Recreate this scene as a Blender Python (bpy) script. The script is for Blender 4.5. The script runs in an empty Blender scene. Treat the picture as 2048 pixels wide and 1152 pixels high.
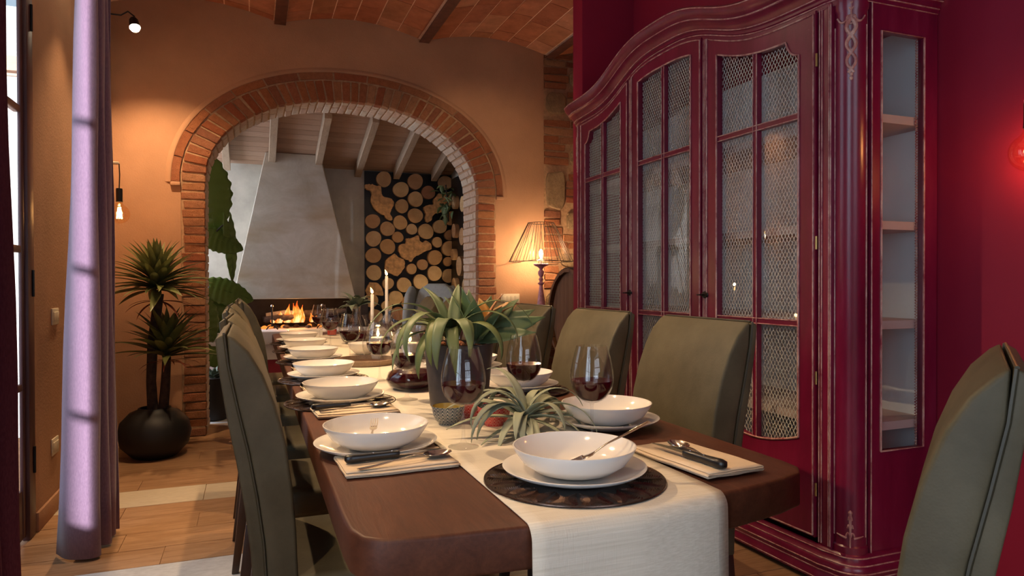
import bpy, bmesh, math, random
from math import sin, cos, pi, radians as rad, sqrt, exp
from mathutils import Vector, Matrix, Euler
random.seed(7)
S = bpy.context.scene
C = S.collection

# ------------------------------------------------------------------ camera
cam_d = bpy.data.cameras.new('camera'); cam = bpy.data.objects.new('camera', cam_d); C.objects.link(cam)
cam_d.lens = 24.0; cam_d.sensor_width = 36.0; cam_d.clip_start = .05; cam_d.clip_end = 100
cam.location = (0, 0, 1.15)
cam.rotation_euler = (Matrix.Rotation(rad(-20.83), 4, 'Z') @ Matrix.Rotation(rad(90 - .469), 4, 'X') @ Matrix.Rotation(rad(-.113), 4, 'Z')).to_euler()
S.camera = cam

# ------------------------------------------------------------------ exposure, world, light
S.view_settings.view_transform = 'Standard'; S.view_settings.look = 'None'
S.view_settings.exposure = 0.25; S.view_settings.gamma = 1.0; S.view_settings.use_curve_mapping = False
W = bpy.data.worlds.new('world'); S.world = W; W.use_nodes = True
bg = W.node_tree.nodes['Background']; bg.inputs[0].default_value = (.62, .80, 1.0, 1); bg.inputs[1].default_value = 1.0
S.cycles.max_bounces = 10; S.cycles.transparent_max_bounces = 24; S.cycles.sample_clamp_indirect = 4.0
S.cycles.caustics_reflective = False; S.cycles.caustics_refractive = False
S.cycles.use_denoising = True

def lamp(name, typ, loc, energy, color, target=None, **kw):
    d = bpy.data.lights.new(name, typ); d.energy = energy; d.color = color
    for k, v in kw.items(): setattr(d, k, v)
    o = bpy.data.objects.new(name, d); C.objects.link(o); o.location = loc
    if target is not None:
        o.rotation_euler = (Vector(target) - Vector(loc)).to_track_quat('-Z', 'Y').to_euler()
    return o

WARM = (1.0, .66, .36)
lamp('daylight_sun', 'SUN', (-3, -6, 3), 22.0, (.86, .88, 1.0), (-3 + .345, -6 + .93, 3 - .11), angle=rad(2.5))
lamp('window_daylight', 'AREA', (-1.35, 2.75, 1.3), 17, (.70, .82, 1.0), (0, 2.75, 1.1), shape='RECTANGLE', size=1.7, size_y=2.2)
lamp('garden_door_daylight', 'AREA', (-1.35, -.35, 1.3), 44, (.70, .82, 1.0), (0, -.2, 1.1), shape='RECTANGLE', size=1.6, size_y=2.2)  # daylight of the assumed second glazed door, out of view
lamp('rear_window_daylight', 'AREA', (1.1, -2.3, 1.5), 38, (.72, .82, 1.0), (1.1, 3, 1.0), shape='RECTANGLE', size=2.2, size_y=1.8)  # cool light from an assumed window behind the camera
lamp('hearth_window_daylight', 'AREA', (-1.75, 6.75, 1.6), 66, (.80, .88, 1.0), (.6, 7.0, 1.2), shape='RECTANGLE', size=1.0, size_y=1.6)  # assumed unseen window on the left, added to light the hood
def spot(name, loc, target, e, ang=70, blend=.5, r=.02, col=WARM):
    return lamp(name, 'SPOT', loc, e, col, target, spot_size=rad(ang), spot_blend=blend, shadow_soft_size=r)

# ------------------------------------------------------------------ node materials
MATS = {}
def newmat(name):
    m = bpy.data.materials.new(name); m.use_nodes = True
    nt = m.node_tree; nt.nodes.clear()
    out = nt.nodes.new('ShaderNodeOutputMaterial')
    MATS[name] = m
    return m, nt, out
def N(nt, t, **kw):
    n = nt.nodes.new(t)
    for k, v in kw.items():
        if isinstance(k, str) and k.startswith('i_'):
            n.inputs[k[2:].replace('_', ' ')].default_value = v
        else: setattr(n, k, v)
    return n
def ramp(nt, fac, stops):
    r = nt.nodes.new('ShaderNodeValToRGB'); el = r.color_ramp.elements
    while len(el) < len(stops): el.new(.5)
    for e, (p, c) in zip(el, stops): e.position = p; e.color = (*c, 1)
    nt.links.new(fac, r.inputs[0]); return r.outputs[0]
def mixc(nt, fac, a, b, mode='MIX'):
    m = nt.nodes.new('ShaderNodeMix'); m.data_type = 'RGBA'; m.blend_type = mode
    for i, v in ((0, fac), (6, a), (7, b)):
        if hasattr(v, 'is_linked'): nt.links.new(v, m.inputs[i])
        elif i == 0: m.inputs[0].default_value = v
        else: m.inputs[i].default_value = (*v, 1)
    return m.outputs[2]
def coords(nt, scale=(1, 1, 1), rnd=False, kind='Object'):
    tc = nt.nodes.new('ShaderNodeTexCoord'); mp = nt.nodes.new('ShaderNodeMapping')
    mp.inputs['Scale'].default_value = scale
    nt.links.new(tc.outputs[kind], mp.inputs[0])
    if rnd:
        oi = nt.nodes.new('ShaderNodeObjectInfo'); mu = nt.nodes.new('ShaderNodeVectorMath'); mu.operation = 'SCALE'
        cb = nt.nodes.new('ShaderNodeCombineXYZ')
        for i in range(3): nt.links.new(oi.outputs['Random'], cb.inputs[i])
        mu.inputs['Scale'].default_value = 37.0; nt.links.new(cb.outputs[0], mu.inputs[0])
        nt.links.new(mu.outputs[0], mp.inputs['Location'])
    return mp.outputs[0]
def noise(nt, vec, scale=5, detail=4, rough=.55, dist=0):
    n = N(nt, 'ShaderNodeTexNoise'); n.inputs['Scale'].default_value = scale; n.inputs['Detail'].default_value = detail
    n.inputs['Roughness'].default_value = rough; n.inputs['Distortion'].default_value = dist
    nt.links.new(vec, n.inputs['Vector']); return n.outputs['Fac']
def bump(nt, h, strength=.3, dist=.01):
    b = N(nt, 'ShaderNodeBump'); b.inputs['Strength'].default_value = strength; b.inputs['Distance'].default_value = dist
    nt.links.new(h, b.inputs['Height']); return b.outputs[0]
def finish(nt, out, col, rough=.5, nrm=None, metal=0, spec=.5, **kw):
    p = N(nt, 'ShaderNodeBsdfPrincipled')
    if hasattr(col, 'is_linked'): nt.links.new(col, p.inputs['Base Color'])
    else: p.inputs['Base Color'].default_value = (*col, 1)
    if hasattr(rough, 'is_linked'): nt.links.new(rough, p.inputs['Roughness'])
    else: p.inputs['Roughness'].default_value = rough
    p.inputs['Metallic'].default_value = metal; p.inputs['Specular IOR Level'].default_value = spec
    for k, v in kw.items(): p.inputs[k.replace('_', ' ')].default_value = v
    if nrm is not None: nt.links.new(nrm, p.inputs['Normal'])
    nt.links.new(p.outputs[0], out.inputs[0]); return p
def simple(name, col, rough=.5, metal=0, var=.12, sc=8, bmp=0, bsc=60, spec=.5, rnd=False, **kw):
    m, nt, out = newmat(name); v = coords(nt, rnd=rnd); n = noise(nt, v, sc)
    c = ramp(nt, n, [(.3, tuple(x * (1 - var) for x in col)), (.7, tuple(min(1, x * (1 + var)) for x in col))])
    nr = bump(nt, noise(nt, v, bsc, 3), bmp, .004) if bmp else None
    finish(nt, out, c, rough, nr, metal, spec, **kw); return m
def perobj(name, cols, rough=.8, bmp=.5, sc=14, bd=.006, dark=.35):
    """colour picked per object, with grain: bricks, tiles, planks"""
    m, nt, out = newmat(name); oi = N(nt, 'ShaderNodeObjectInfo'); v = coords(nt, rnd=True)
    base = ramp(nt, oi.outputs['Random'], [(i / max(1, len(cols) - 1), c) for i, c in enumerate(cols)])
    n = noise(nt, v, sc, 6, .65); n2 = noise(nt, v, sc * 5, 4, .7)
    k = ramp(nt, n, [(.25, (1 - dark,) * 3), (.75, (1.0,) * 3)])
    c = mixc(nt, 1.0, base, k, 'MULTIPLY')
    pale = ramp(nt, n2, [(.62, (0, 0, 0)), (.8, (1, 1, 1))])
    c = mixc(nt, pale, c, mixc(nt, .35, c, (.7, .55, .42)))
    mx = N(nt, 'ShaderNodeMath', operation='ADD'); nt.links.new(n, mx.inputs[0]); nt.links.new(n2, mx.inputs[1])
    finish(nt, out, c, rough, bump(nt, mx.outputs[0], bmp, bd), spec=.25); return m

def plaster(name, col, bmp=.35, sc=90, blot=.12, rough=.9):
    m, nt, out = newmat(name); v = coords(nt)
    c = ramp(nt, noise(nt, v, 2.2, 5, .6), [(.3, tuple(x * (1 - blot) for x in col)), (.7, tuple(x * (1 + blot) for x in col))])
    finish(nt, out, c, rough, bump(nt, noise(nt, v, sc, 4, .6), bmp, .006), spec=.2); return m
plaster('plaster_beige', (.39, .215, .125))
plaster('plaster_wine', (.25, .013, .040), .08, 60, .06, .55)
plaster('plaster_grey', (.42, .39, .34), .15, 25, .30, .7)
def _hood():
    m, nt, out = newmat('hood_plaster'); v = coords(nt)
    a = noise(nt, v, 3.2, 8, .7, .6); b = noise(nt, coords(nt, (1, 1, 3)), 1.6, 3)
    c = ramp(nt, a, [(.3, (.42, .38, .32)), (.5, (.52, .49, .43)), (.75, (.66, .63, .58))])
    c = mixc(nt, ramp(nt, b, [(.5, (0, 0, 0)), (.72, (.8, .8, .8))]), c, (.42, .33, .22))
    finish(nt, out, c, .6, bump(nt, a, .12, .01), spec=.3)
_hood()
simple('mortar', (.36, .22, .13), .95, var=.25, sc=30, bmp=.8, bsc=80, spec=.1)
simple('mortar_pale', (.55, .45, .38), .95, var=.2, sc=30, bmp=.8, bsc=80, spec=.1)
simple('grout', (.80, .55, .42), .95, var=.15, sc=30, bmp=.3, bsc=60, spec=.1)
perobj('brick_orange', [(.33, .10, .045), (.42, .16, .07), (.30, .12, .07), (.46, .20, .09), (.36, .11, .055), (.48, .26, .14)], .9, 1.0, 30, .012)
perobj('brick_pale', [(.58, .42, .32), (.64, .51, .40), (.56, .36, .26), (.68, .57, .46), (.62, .46, .35)], .9, .8, 30, .010)  # arch soffit: daylight from the fireplace room put into the brick colour
perobj('terracotta_tile', [(.42, .14, .075), (.52, .20, .11), (.46, .17, .10), (.58, .27, .17), (.42, .17, .09)], .8, .25, 8, .004, .45)
perobj('stone_rubble', [(.46, .31, .17), (.52, .38, .22), (.42, .27, .15), (.55, .42, .27)], .95, 1.0, 22, .02, .5)
def wood(name, cols, rough=.5, stretch=(1, 12, 12), sc=3, bmp=.15, rnd=True, ring=False, spec=.4):
    m, nt, out = newmat(name); v = coords(nt, stretch, rnd=rnd)
    n = noise(nt, v, sc, 7, .65, .8); n2 = noise(nt, v, sc * 6, 3, .6)
    c = ramp(nt, n, [(.2 + .6 * i / max(1, len(cols) - 1), k) for i, k in enumerate(cols)])
    c = mixc(nt, .35, c, ramp(nt, n2, [(.3, (.45, .45, .45)), (.7, (1, 1, 1))]), 'MULTIPLY')
    if rnd:
        oi = N(nt, 'ShaderNodeObjectInfo')
        c = mixc(nt, .55, c, ramp(nt, oi.outputs['Random'], [(0, (.62, .56, .5)), (.5, (.95, .9, .85)), (1, (1, 1, 1))]), 'MULTIPLY')
    finish(nt, out, c, rough, bump(nt, n, bmp, .004), spec=spec); return m
wood('floor_wood', [(.17, .085, .04), (.33, .18, .09), (.45, .27, .15), (.28, .16, .095)], .42, (1.4, 14, 1), 3, .12)
wood('floor_wood_pale', [(.50, .42, .30), (.60, .52, .40), (.52, .44, .32)], .45, (1.4, 9, 1), 3, .1)
wood('floor_stone_white', [(.42, .43, .45), (.55, .56, .58), (.48, .48, .50)], .35, (2, 5, 1), 3, .1)
wood('table_wood', [(.055, .017, .009), (.092, .030, .015), (.13, .045, .022)], .5, (9, 1.2, 9), 3, .25, False, spec=.3)
wood('rafter_wood', [(.26, .18, .12), (.34, .24, .165), (.40, .30, .21)], .7, (12, 1.2, 12), 2.5, .1)
wood('ceiling_board_wood', [(.28, .165, .11), (.38, .24, .165), (.33, .20, .135)], .7, (1.2, 14, 12), 3, .12)
wood('barrel_wood', [(.07, .028, .014), (.14, .065, .03), (.20, .10, .05)], .5, (10, 10, 1.3), 3, .2)
simple('dark_wood', (.035, .018, .012), .4)
def _log():
    m, nt, out = newmat('log_end_grain')
    tc = N(nt, 'ShaderNodeTexCoord'); sp = N(nt, 'ShaderNodeSeparateXYZ'); nt.links.new(tc.outputs['Object'], sp.inputs[0])
    cb = N(nt, 'ShaderNodeCombineXYZ'); nt.links.new(sp.outputs[0], cb.inputs[0]); nt.links.new(sp.outputs[2], cb.inputs[1])
    w = N(nt, 'ShaderNodeTexWave', wave_type='RINGS', rings_direction='Z'); w.inputs['Scale'].default_value = 28
    w.inputs['Distortion'].default_value = 3; w.inputs['Detail'].default_value = 3; nt.links.new(cb.outputs[0], w.inputs['Vector'])
    oi = N(nt, 'ShaderNodeObjectInfo')
    base = ramp(nt, oi.outputs['Random'], [(0, (.38, .19, .11)), (.3, (.62, .39, .19)), (.6, (.74, .55, .31)), (.8, (.46, .25, .13)), (1, (.78, .60, .37))])
    c = mixc(nt, .3, base, ramp(nt, w.outputs['Fac'], [(0, (.6, .5, .4)), (1, (1, 1, 1))]), 'MULTIPLY')
    v = coords(nt, rnd=True); c = mixc(nt, .5, c, ramp(nt, noise(nt, v, 12, 4), [(.3, (.6, .5, .4)), (.7, (1, 1, 1))]), 'MULTIPLY')
    finish(nt, out, c, .75, bump(nt, w.outputs['Fac'], .15, .003), spec=.25)
_log()
simple('burl_wood', (.62, .36, .16), .8, var=.35, sc=22, bmp=.8, bsc=40)
simple('bark', (.07, .04, .025), .95, var=.3, sc=30, bmp=.8)
def paint_worn():
    m, nt, out = newmat('cabinet_paint'); v = coords(nt, (1, 1, .25)); v2 = coords(nt, (1, 1, 1))
    a = noise(nt, v, 9, 6, .7); b = noise(nt, v2, 45, 5, .7)
    c = ramp(nt, a, [(.25, (.105, .002, .020)), (.5, (.165, .005, .034)), (.75, (.22, .018, .058))])
    c = mixc(nt, ramp(nt, b, [(.66, (0, 0, 0)), (.80, (.5, .5, .5))]), c, (.42, .13, .15))
    finish(nt, out, c, .28, bump(nt, b, .05, .002), spec=.7)
    m, nt, out = newmat('cabinet_worn_edge'); v = coords(nt, (1, 1, .5)); a = noise(nt, v, 25, 6, .75)
    c = ramp(nt, a, [(.35, (.24, .03, .05)), (.48, (.42, .19, .18)), (.66, (.62, .43, .37))])
    finish(nt, out, c, .4, spec=.5)
paint_worn()
simple('cabinet_inside', (.80, .83, .86), .6, var=.03)
simple('cabinet_shelf', (.58, .46, .44), .6, var=.03)
simple('brass', (.55, .38, .14), .35, 1)
simple('steel_wire', (.72, .73, .72), .4, .25)
simple('black_iron', (.015, .014, .014), .4, .6)
simple('rust_beam', (.11, .04, .03), .6, .1, var=.3, sc=20)
def leather():
    m, nt, out = newmat('chair_leather'); v = coords(nt)
    c = ramp(nt, noise(nt, v, 5, 6, .65), [(.3, (.050, .041, .021)), (.7, (.098, .083, .048))])
    vo = N(nt, 'ShaderNodeTexVoronoi'); vo.inputs['Scale'].default_value = 260; nt.links.new(v, vo.inputs['Vector'])
    finish(nt, out, c, .58, bump(nt, vo.outputs['Distance'], .12, .0015), spec=.35)
leather()
simple('chair_piping', (.045, .04, .022), .5)
def runner_m():
    m, nt, out = newmat('runner_linen'); v = coords(nt, (1, 1, 1))
    n1 = noise(nt, coords(nt, (6, 380, 380)), 1, 3, .6); n2 = noise(nt, coords(nt, (420, 30, 30)), 1, 2)
    mx = N(nt, 'ShaderNodeMath', operation='ADD'); nt.links.new(n1, mx.inputs[0]); nt.links.new(n2, mx.inputs[1])
    c = ramp(nt, n1, [(.3, (.60, .55, .45)), (.7, (.72, .67, .57))])
    finish(nt, out, c, .9, bump(nt, mx.outputs[0], .35, .0015), spec=.1)
    m, nt, out = newmat('curtain_cloth'); v = coords(nt, (60, 60, 60))
    b = N(nt, 'ShaderNodeTexBrick'); n = noise(nt, coords(nt, (1, 1, .3)), 220, 2)
    c = ramp(nt, n, [(.3, (.165, .092, .13)), (.7, (.215, .122, .165))])
    p = finish(nt, out, c, .85, bump(nt, n, .1, .001), spec=.2)
    p.inputs['Sheen Weight'].default_value = .3
    m, nt, out = newmat('curtain_wine'); n = noise(nt, coords(nt, (1, 1, .3)), 220, 2)
    finish(nt, out, ramp(nt, n, [(.3, (.06, .012, .024)), (.7, (.085, .02, .035))]), .9, spec=.15)
runner_m()
simple('napkin_linen', (.68, .55, .40), .9, var=.06, bmp=.2, bsc=200, spec=.1)
simple('porcelain', (.80, .77, .72), .12, var=.01, spec=.6)
simple('mat_bronze', (.045, .028, .022), .32, .35, var=.3, sc=30)
simple('mat_relief', (.10, .06, .045), .22, .7, var=.3, sc=60)
simple('cutlery_steel', (.62, .58, .54), .18, 1, var=.03)
simple('knife_black', (.010, .010, .011), .3)
simple('wax', (.80, .78, .74), .5, var=.02)
simple('switch_ivory', (.62, .55, .42), .4, var=.02)
simple('frame_maroon', (.085, .03, .03), .45, var=.15)
simple('pot_black', (.009, .008, .008), .55, .1, var=.3, sc=6)
simple('planter_grey', (.055, .045, .045), .55, var=.15, sc=40)
simple('lampshade_wire', (.05, .03, .02), .4, .5)
simple('lamp_pink_paint', (.46, .22, .29), .5, var=.3, sc=30)
simple('firebox_dark', (.035, .028, .028), .9, var=.3)
simple('hearth_white', (.66, .64, .62), .6, var=.05)
simple('red_base', (.26, .015, .03), .7)
simple('charred_log', (.05, .035, .03), .95, var=.6, sc=30, bmp=1, bsc=40)
simple('ash_log', (.34, .31, .29), .95, var=.3, sc=30, bmp=1, bsc=40)
simple('armchair_blue', (.27, .30, .31), .85, var=.08, sc=40)
simple('armchair_cushion', (.13, .17, .21), .85)
simple('soil', (.06, .035, .022), .95, var=.5, sc=60, bmp=1)
simple('clay_pebble', (.33, .12, .05), .9, rnd=True)
simple('ceramic_blue_white', (.06, .08, .10), .25)
def bowlpat(name, a, b):
    m, nt, out = newmat(name); tc = N(nt, 'ShaderNodeTexCoord'); sp = N(nt, 'ShaderNodeSeparateXYZ'); nt.links.new(tc.outputs['Object'], sp.inputs[0])
    at = N(nt, 'ShaderNodeMath', operation='ARCTAN2'); nt.links.new(sp.outputs[1], at.inputs[0]); nt.links.new(sp.outputs[0], at.inputs[1])
    mu = N(nt, 'ShaderNodeMath', operation='MULTIPLY'); nt.links.new(at.outputs[0], mu.inputs[0]); mu.inputs[1].default_value = 20 / (2 * pi) * 1.0
    fr = N(nt, 'ShaderNodeMath', operation='PINGPONG'); nt.links.new(mu.outputs[0], fr.inputs[0]); fr.inputs[1].default_value = .5
    zz = N(nt, 'ShaderNodeMath', operation='MULTIPLY'); nt.links.new(sp.outputs[2], zz.inputs[0]); zz.inputs[1].default_value = 60
    sq = N(nt, 'ShaderNodeMath', operation='POWER'); nt.links.new(fr.outputs[0], sq.inputs[0]); sq.inputs[1].default_value = 1.6
    s2 = N(nt, 'ShaderNodeMath', operation='MULTIPLY'); nt.links.new(sq.outputs[0], s2.inputs[0]); s2.inputs[1].default_value = 3.0
    ad = N(nt, 'ShaderNodeMath', operation='ADD'); nt.links.new(zz.outputs[0], ad.inputs[0]); nt.links.new(s2.outputs[0], ad.inputs[1])
    pp = N(nt, 'ShaderNodeMath', operation='PINGPONG'); nt.links.new(ad.outputs[0], pp.inputs[0]); pp.inputs[1].default_value = .28
    c = ramp(nt, pp.outputs[0], [(.0, b), (.06, b), (.11, a), (.3, a)])
    finish(nt, out, c, .25, spec=.6)
bowlpat('pattern_blue', (.045, .075, .10), (.55, .55, .50))
bowlpat('pattern_red', (.62, .035, .03), (.80, .42, .36))
simple('bowl_gold_inside', (.45, .32, .06), .3)
def leafm(name, a, b, c2, rough=.45, trans=.15):
    m, nt, out = newmat(name); v = coords(nt, rnd=True); oi = N(nt, 'ShaderNodeObjectInfo')
    k = ramp(nt, noise(nt, v, 7, 4), [(.3, a), (.7, b)])
    k = mixc(nt, ramp(nt, oi.outputs['Random'], [(0, (0, 0, 0)), (1, (.7, .7, .7))]), k, c2)
    p = finish(nt, out, k, rough, spec=.45)
    d = N(nt, 'ShaderNodeBsdfTranslucent'); nt.links.new(k, d.inputs[0]); mx = N(nt, 'ShaderNodeMixShader'); mx.inputs[0].default_value = trans
    nt.links.new(p.outputs[0], mx.inputs[1]); nt.links.new(d.outputs[0], mx.inputs[2]); nt.links.new(mx.outputs[0], out.inputs[0])
leafm('leaf_planter', (.13, .175, .045), (.22, .26, .085), (.16, .22, .12))
leafm('leaf_broad', (.08, .14, .05), (.14, .21, .09), (.17, .23, .12))
leafm('leaf_orange', (.45, .22, .04), (.40, .26, .08), (.55, .28, .18))
leafm('leaf_air', (.30, .33, .21), (.42, .44, .30), (.28, .32, .25), .7)
leafm('leaf_yucca', (.055, .065, .022), (.12, .13, .05), (.17, .18, .05))
leafm('leaf_yucca_dry', (.28, .05, .02), (.20, .05, .02), (.15, .04, .02))
leafm('leaf_giant', (.025, .065, .015), (.055, .12, .025), (.12, .19, .03), .4, .2)
leafm('leaf_eucalyptus', (.13, .17, .13), (.20, .25, .19), (.10, .14, .10))
simple('trunk', (.045, .028, .02), .95, var=.4, sc=30, bmp=1, bsc=50)

def glassm(name, tint=(1, 1, 1), refl=.06, rough=0.0):
    """thin glass: clear in transmission, mirror by Fresnel"""
    m, nt, out = newmat(name); t = N(nt, 'ShaderNodeBsdfTransparent'); t.inputs[0].default_value = (*tint, 1)
    g = N(nt, 'ShaderNodeBsdfGlossy'); g.inputs['Roughness'].default_value = rough
    f = N(nt, 'ShaderNodeLayerWeight'); f.inputs[0].default_value = .5
    pw = N(nt, 'ShaderNodeMath', operation='POWER'); nt.links.new(f.outputs['Facing'], pw.inputs[0]); pw.inputs[1].default_value = 5.0
    mr = N(nt, 'ShaderNodeMapRange'); nt.links.new(pw.outputs[0], mr.inputs[0]); mr.inputs[3].default_value = refl; mr.inputs[4].default_value = .6
    mx = N(nt, 'ShaderNodeMixShader'); nt.links.new(mr.outputs[0], mx.inputs[0]); nt.links.new(t.outputs[0], mx.inputs[1]); nt.links.new(g.outputs[0], mx.inputs[2])
    nt.links.new(mx.outputs[0], out.inputs[0])
glassm('glass_clear', (.97, .97, .97), .05)
glassm('glass_pane', (.95, .97, .97), .07)
glassm('glass_amber', (1.0, .90, .76), .07)
m, nt, out = newmat('wine')
finish(nt, out, (.035, .001, .004), .15, spec=.12)
m, nt, out = newmat('water_tint'); finish(nt, out, (.5, .03, .02), .1)
def emis(name, col, e):
    m, nt, out = newmat(name); k = N(nt, 'ShaderNodeEmission'); k.inputs[0].default_value = (*col, 1); k.inputs[1].default_value = e
    nt.links.new(k.outputs[0], out.inputs[0])
emis('flame', (1, .62, .22), 14); emis('filament', (1, .55, .18), 60); emis('bulb_glow', (1, .72, .38), 22); emis('spot_glow', (1, .83, .58), 60)
def firem():
    m, nt, out = newmat('fire'); v = coords(nt, (1, 1, .5)); k = N(nt, 'ShaderNodeEmission')
    nt.links.new(ramp(nt, noise(nt, v, 16, 4), [(.38, (.9, .08, .01)), (.5, (1, .25, .03)), (.62, (1, .70, .30))]), k.inputs[0]); k.inputs[1].default_value = 1.9
    t = N(nt, 'ShaderNodeBsdfTransparent'); mx = N(nt, 'ShaderNodeMixShader'); mx.inputs[0].default_value = .5
    nt.links.new(t.outputs[0], mx.inputs[1]); nt.links.new(k.outputs[0], mx.inputs[2]); nt.links.new(mx.outputs[0], out.inputs[0])
firem()
emis('ember', (1, .25, .04), 1.3)

# ------------------------------------------------------------------ mesh helpers
class MB:
    def __init__(s): s.v = []; s.f = []
    def add(s, vs, fs):
        o = len(s.v); s.v += [tuple(p) for p in vs]; s.f += [tuple(i + o for i in f) for f in fs]; return s
    def box(s, a, b):
        (x0, y0, z0), (x1, y1, z1) = a, b
        return s.add([(x0, y0, z0), (x1, y0, z0), (x1, y1, z0), (x0, y1, z0), (x0, y0, z1), (x1, y0, z1), (x1, y1, z1), (x0, y1, z1)],
                     [(3, 2, 1, 0), (4, 5, 6, 7), (0, 1, 5, 4), (1, 2, 6, 5), (2, 3, 7, 6), (3, 0, 4, 7)])
    def grid(s, P, close_u=False, close_v=False):
        nu, nv = len(P), len(P[0]); o = len(s.v)
        for r in P: s.v += [tuple(p) for p in r]
        for i in range(nu if close_u else nu - 1):
            for j in range(nv if close_v else nv - 1):
                a = o + i * nv + j; b = o + ((i + 1) % nu) * nv + j; c = o + ((i + 1) % nu) * nv + (j + 1) % nv; d = o + i * nv + (j + 1) % nv
                s.f.append((a, b, c, d))
        return s
    def lathe(s, prof, n=32, c=(0, 0, 0), cap=False):
        P = [[(c[0] + r * cos(2 * pi * k / n), c[1] + r * sin(2 * pi * k / n), c[2] + z) for k in range(n)] for r, z in prof]
        o = len(s.v); s.grid(P[::-1], close_v=True)
        if cap:
            s.f.append(tuple(o + k for k in range(n))); s.f.append(tuple(o + (len(prof) - 1) * n + k for k in range(n - 1, -1, -1)))
        return s
    def tube(s, pts, r, n=8, cap=True):
        pts = [Vector(p) for p in pts]; rr = r if hasattr(r, '__len__') else [r] * len(pts); P = []; up = None
        for i, p in enumerate(pts):
            t = (pts[min(i + 1, len(pts) - 1)] - pts[max(i - 1, 0)])
            t = t.normalized() if t.length > 1e-9 else Vector((0, 0, 1))
            if up is None: up = t.orthogonal().normalized()
            up = (up - t * up.dot(t)); up = up.normalized() if up.length > 1e-6 else t.orthogonal().normalized()
            w = t.cross(up)
            P.append([p + (up * cos(2 * pi * k / n) + w * sin(2 * pi * k / n)) * rr[i] for k in range(n)])
        o = len(s.v); s.grid(P, close_v=True)
        if cap:
            s.f.append(tuple(o + k for k in range(n - 1, -1, -1))); s.f.append(tuple(o + (len(pts) - 1) * n + k for k in range(n)))
        return s
    def slab(s, us, lo, hi, f0, f1):
        """closed wall piece: for each u a column from lo(u) to hi(u); f0 and f1 map (u, z) to the two faces"""
        n = len(us); vs = []
        for u in us:
            a, b = lo(u), hi(u); vs += [f0(u, a), f0(u, b), f1(u, b), f1(u, a)]
        fs = []
        for i in range(n - 1):
            a = 4 * i; b = a + 4
            for k in range(4): fs.append((a + k, a + (k + 1) % 4, b + (k + 1) % 4, b + k))
        fs.append((3, 2, 1, 0)); e = 4 * (n - 1); fs.append((e, e + 1, e + 2, e + 3))
        return s.add(vs, fs)
    def prism(s, poly, fn, a, b):
        n = len(poly); vs = [fn(p, a) for p in poly] + [fn(p, b) for p in poly]
        fs = [tuple(range(n - 1, -1, -1)), tuple(range(n, 2 * n))] + [(i, (i + 1) % n, n + (i + 1) % n, n + i) for i in range(n)]
        return s.add(vs, fs)
    def xf(s, M):
        s.v = [tuple(M @ Vector(p)) for p in s.v]; return s
    def build(s, name, mat, parent=None, smooth=40, bevel=0, seg=2, loc=None, rot=None):
        me = bpy.data.meshes.new(name); me.from_pydata(s.v, [], s.f); me.update()
        bm = bmesh.new(); bm.from_mesh(me); bmesh.ops.recalc_face_normals(bm, faces=bm.faces)
        if bevel:
            es = [e for e in bm.edges if len(e.link_faces) == 2 and e.calc_face_angle(0) > rad(35)]
            bmesh.ops.bevel(bm, geom=es, offset=bevel, segments=seg, profile=.5, affect='EDGES', clamp_overlap=True)
        bm.to_mesh(me); bm.free()
        if smooth:
            for p in me.polygons: p.use_smooth = True
            me.set_sharp_from_angle(angle=rad(smooth))
        me.materials.append(MATS[mat])
        return place(bpy.data.objects.new(name, me), parent, loc, rot)
def place(o, parent=None, loc=None, rot=None, scale=None):
    C.objects.link(o)
    if parent is not None: o.parent = parent
    if loc is not None: o.location = loc
    if rot is not None: o.rotation_euler = rot
    if scale is not None: o.scale = scale
    return o
def box(name, a, b, mat, parent=None, bevel=0, **kw):
    return MB().box(a, b).build(name, mat, parent, bevel=bevel, **kw)
def inst(o, name=None, parent=None, loc=None, rot=None, scale=None):
    c = bpy.data.objects.new(name or o.name.split('.')[0], o.data)
    return place(c, parent if parent is not None else o.parent, loc, rot, scale)
def thing(name, label, cat, loc=(0, 0, 0), rz=0, group=None):
    o = bpy.data.objects.new(name, None); o.empty_display_size = .05
    place(o, None, loc, (0, 0, rz)); return tag(o, label, cat, group)
def tag(o, label, cat, group=None):
    o['label'] = label; o['category'] = cat
    if group: o['group'] = group
    return o
def struct(o): o['kind'] = 'structure'; return o
def holder(name, loc=(0, 0, 0)):
    return struct(place(bpy.data.objects.new(name, None), None, loc))
def copy_tree(o, label=None, loc=None, rz=None, group=None, parent=None, skip=()):
    c = o.copy(); C.objects.link(c); c.parent = parent
    if parent is None:
        if label: c['label'] = label
        if group: c['group'] = group
        if loc is not None: c.location = loc
        if rz is not None: c.rotation_euler = (0, 0, rz)
    for ch in list(o.children):
        if ch.name.split('.')[0] in skip: continue
        copy_tree(ch, parent=c)
    return c
def lin(a, b, n): return [a + (b - a) * i / (n - 1) for i in range(n)]
def catmull(P, n=6):
    P = [Vector(p) for p in P]; out = []
    for i in range(len(P) - 1):
        p0 = P[max(i - 1, 0)]; p1 = P[i]; p2 = P[i + 1]; p3 = P[min(i + 2, len(P) - 1)]
        for k in range(n):
            t = k / n
            out.append(.5 * ((2 * p1) + (p2 - p0) * t + (2 * p0 - 5 * p1 + 4 * p2 - p3) * t * t + (3 * p1 - p0 - 3 * p2 + p3) * t ** 3))
    out.append(P[-1]); return out

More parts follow.
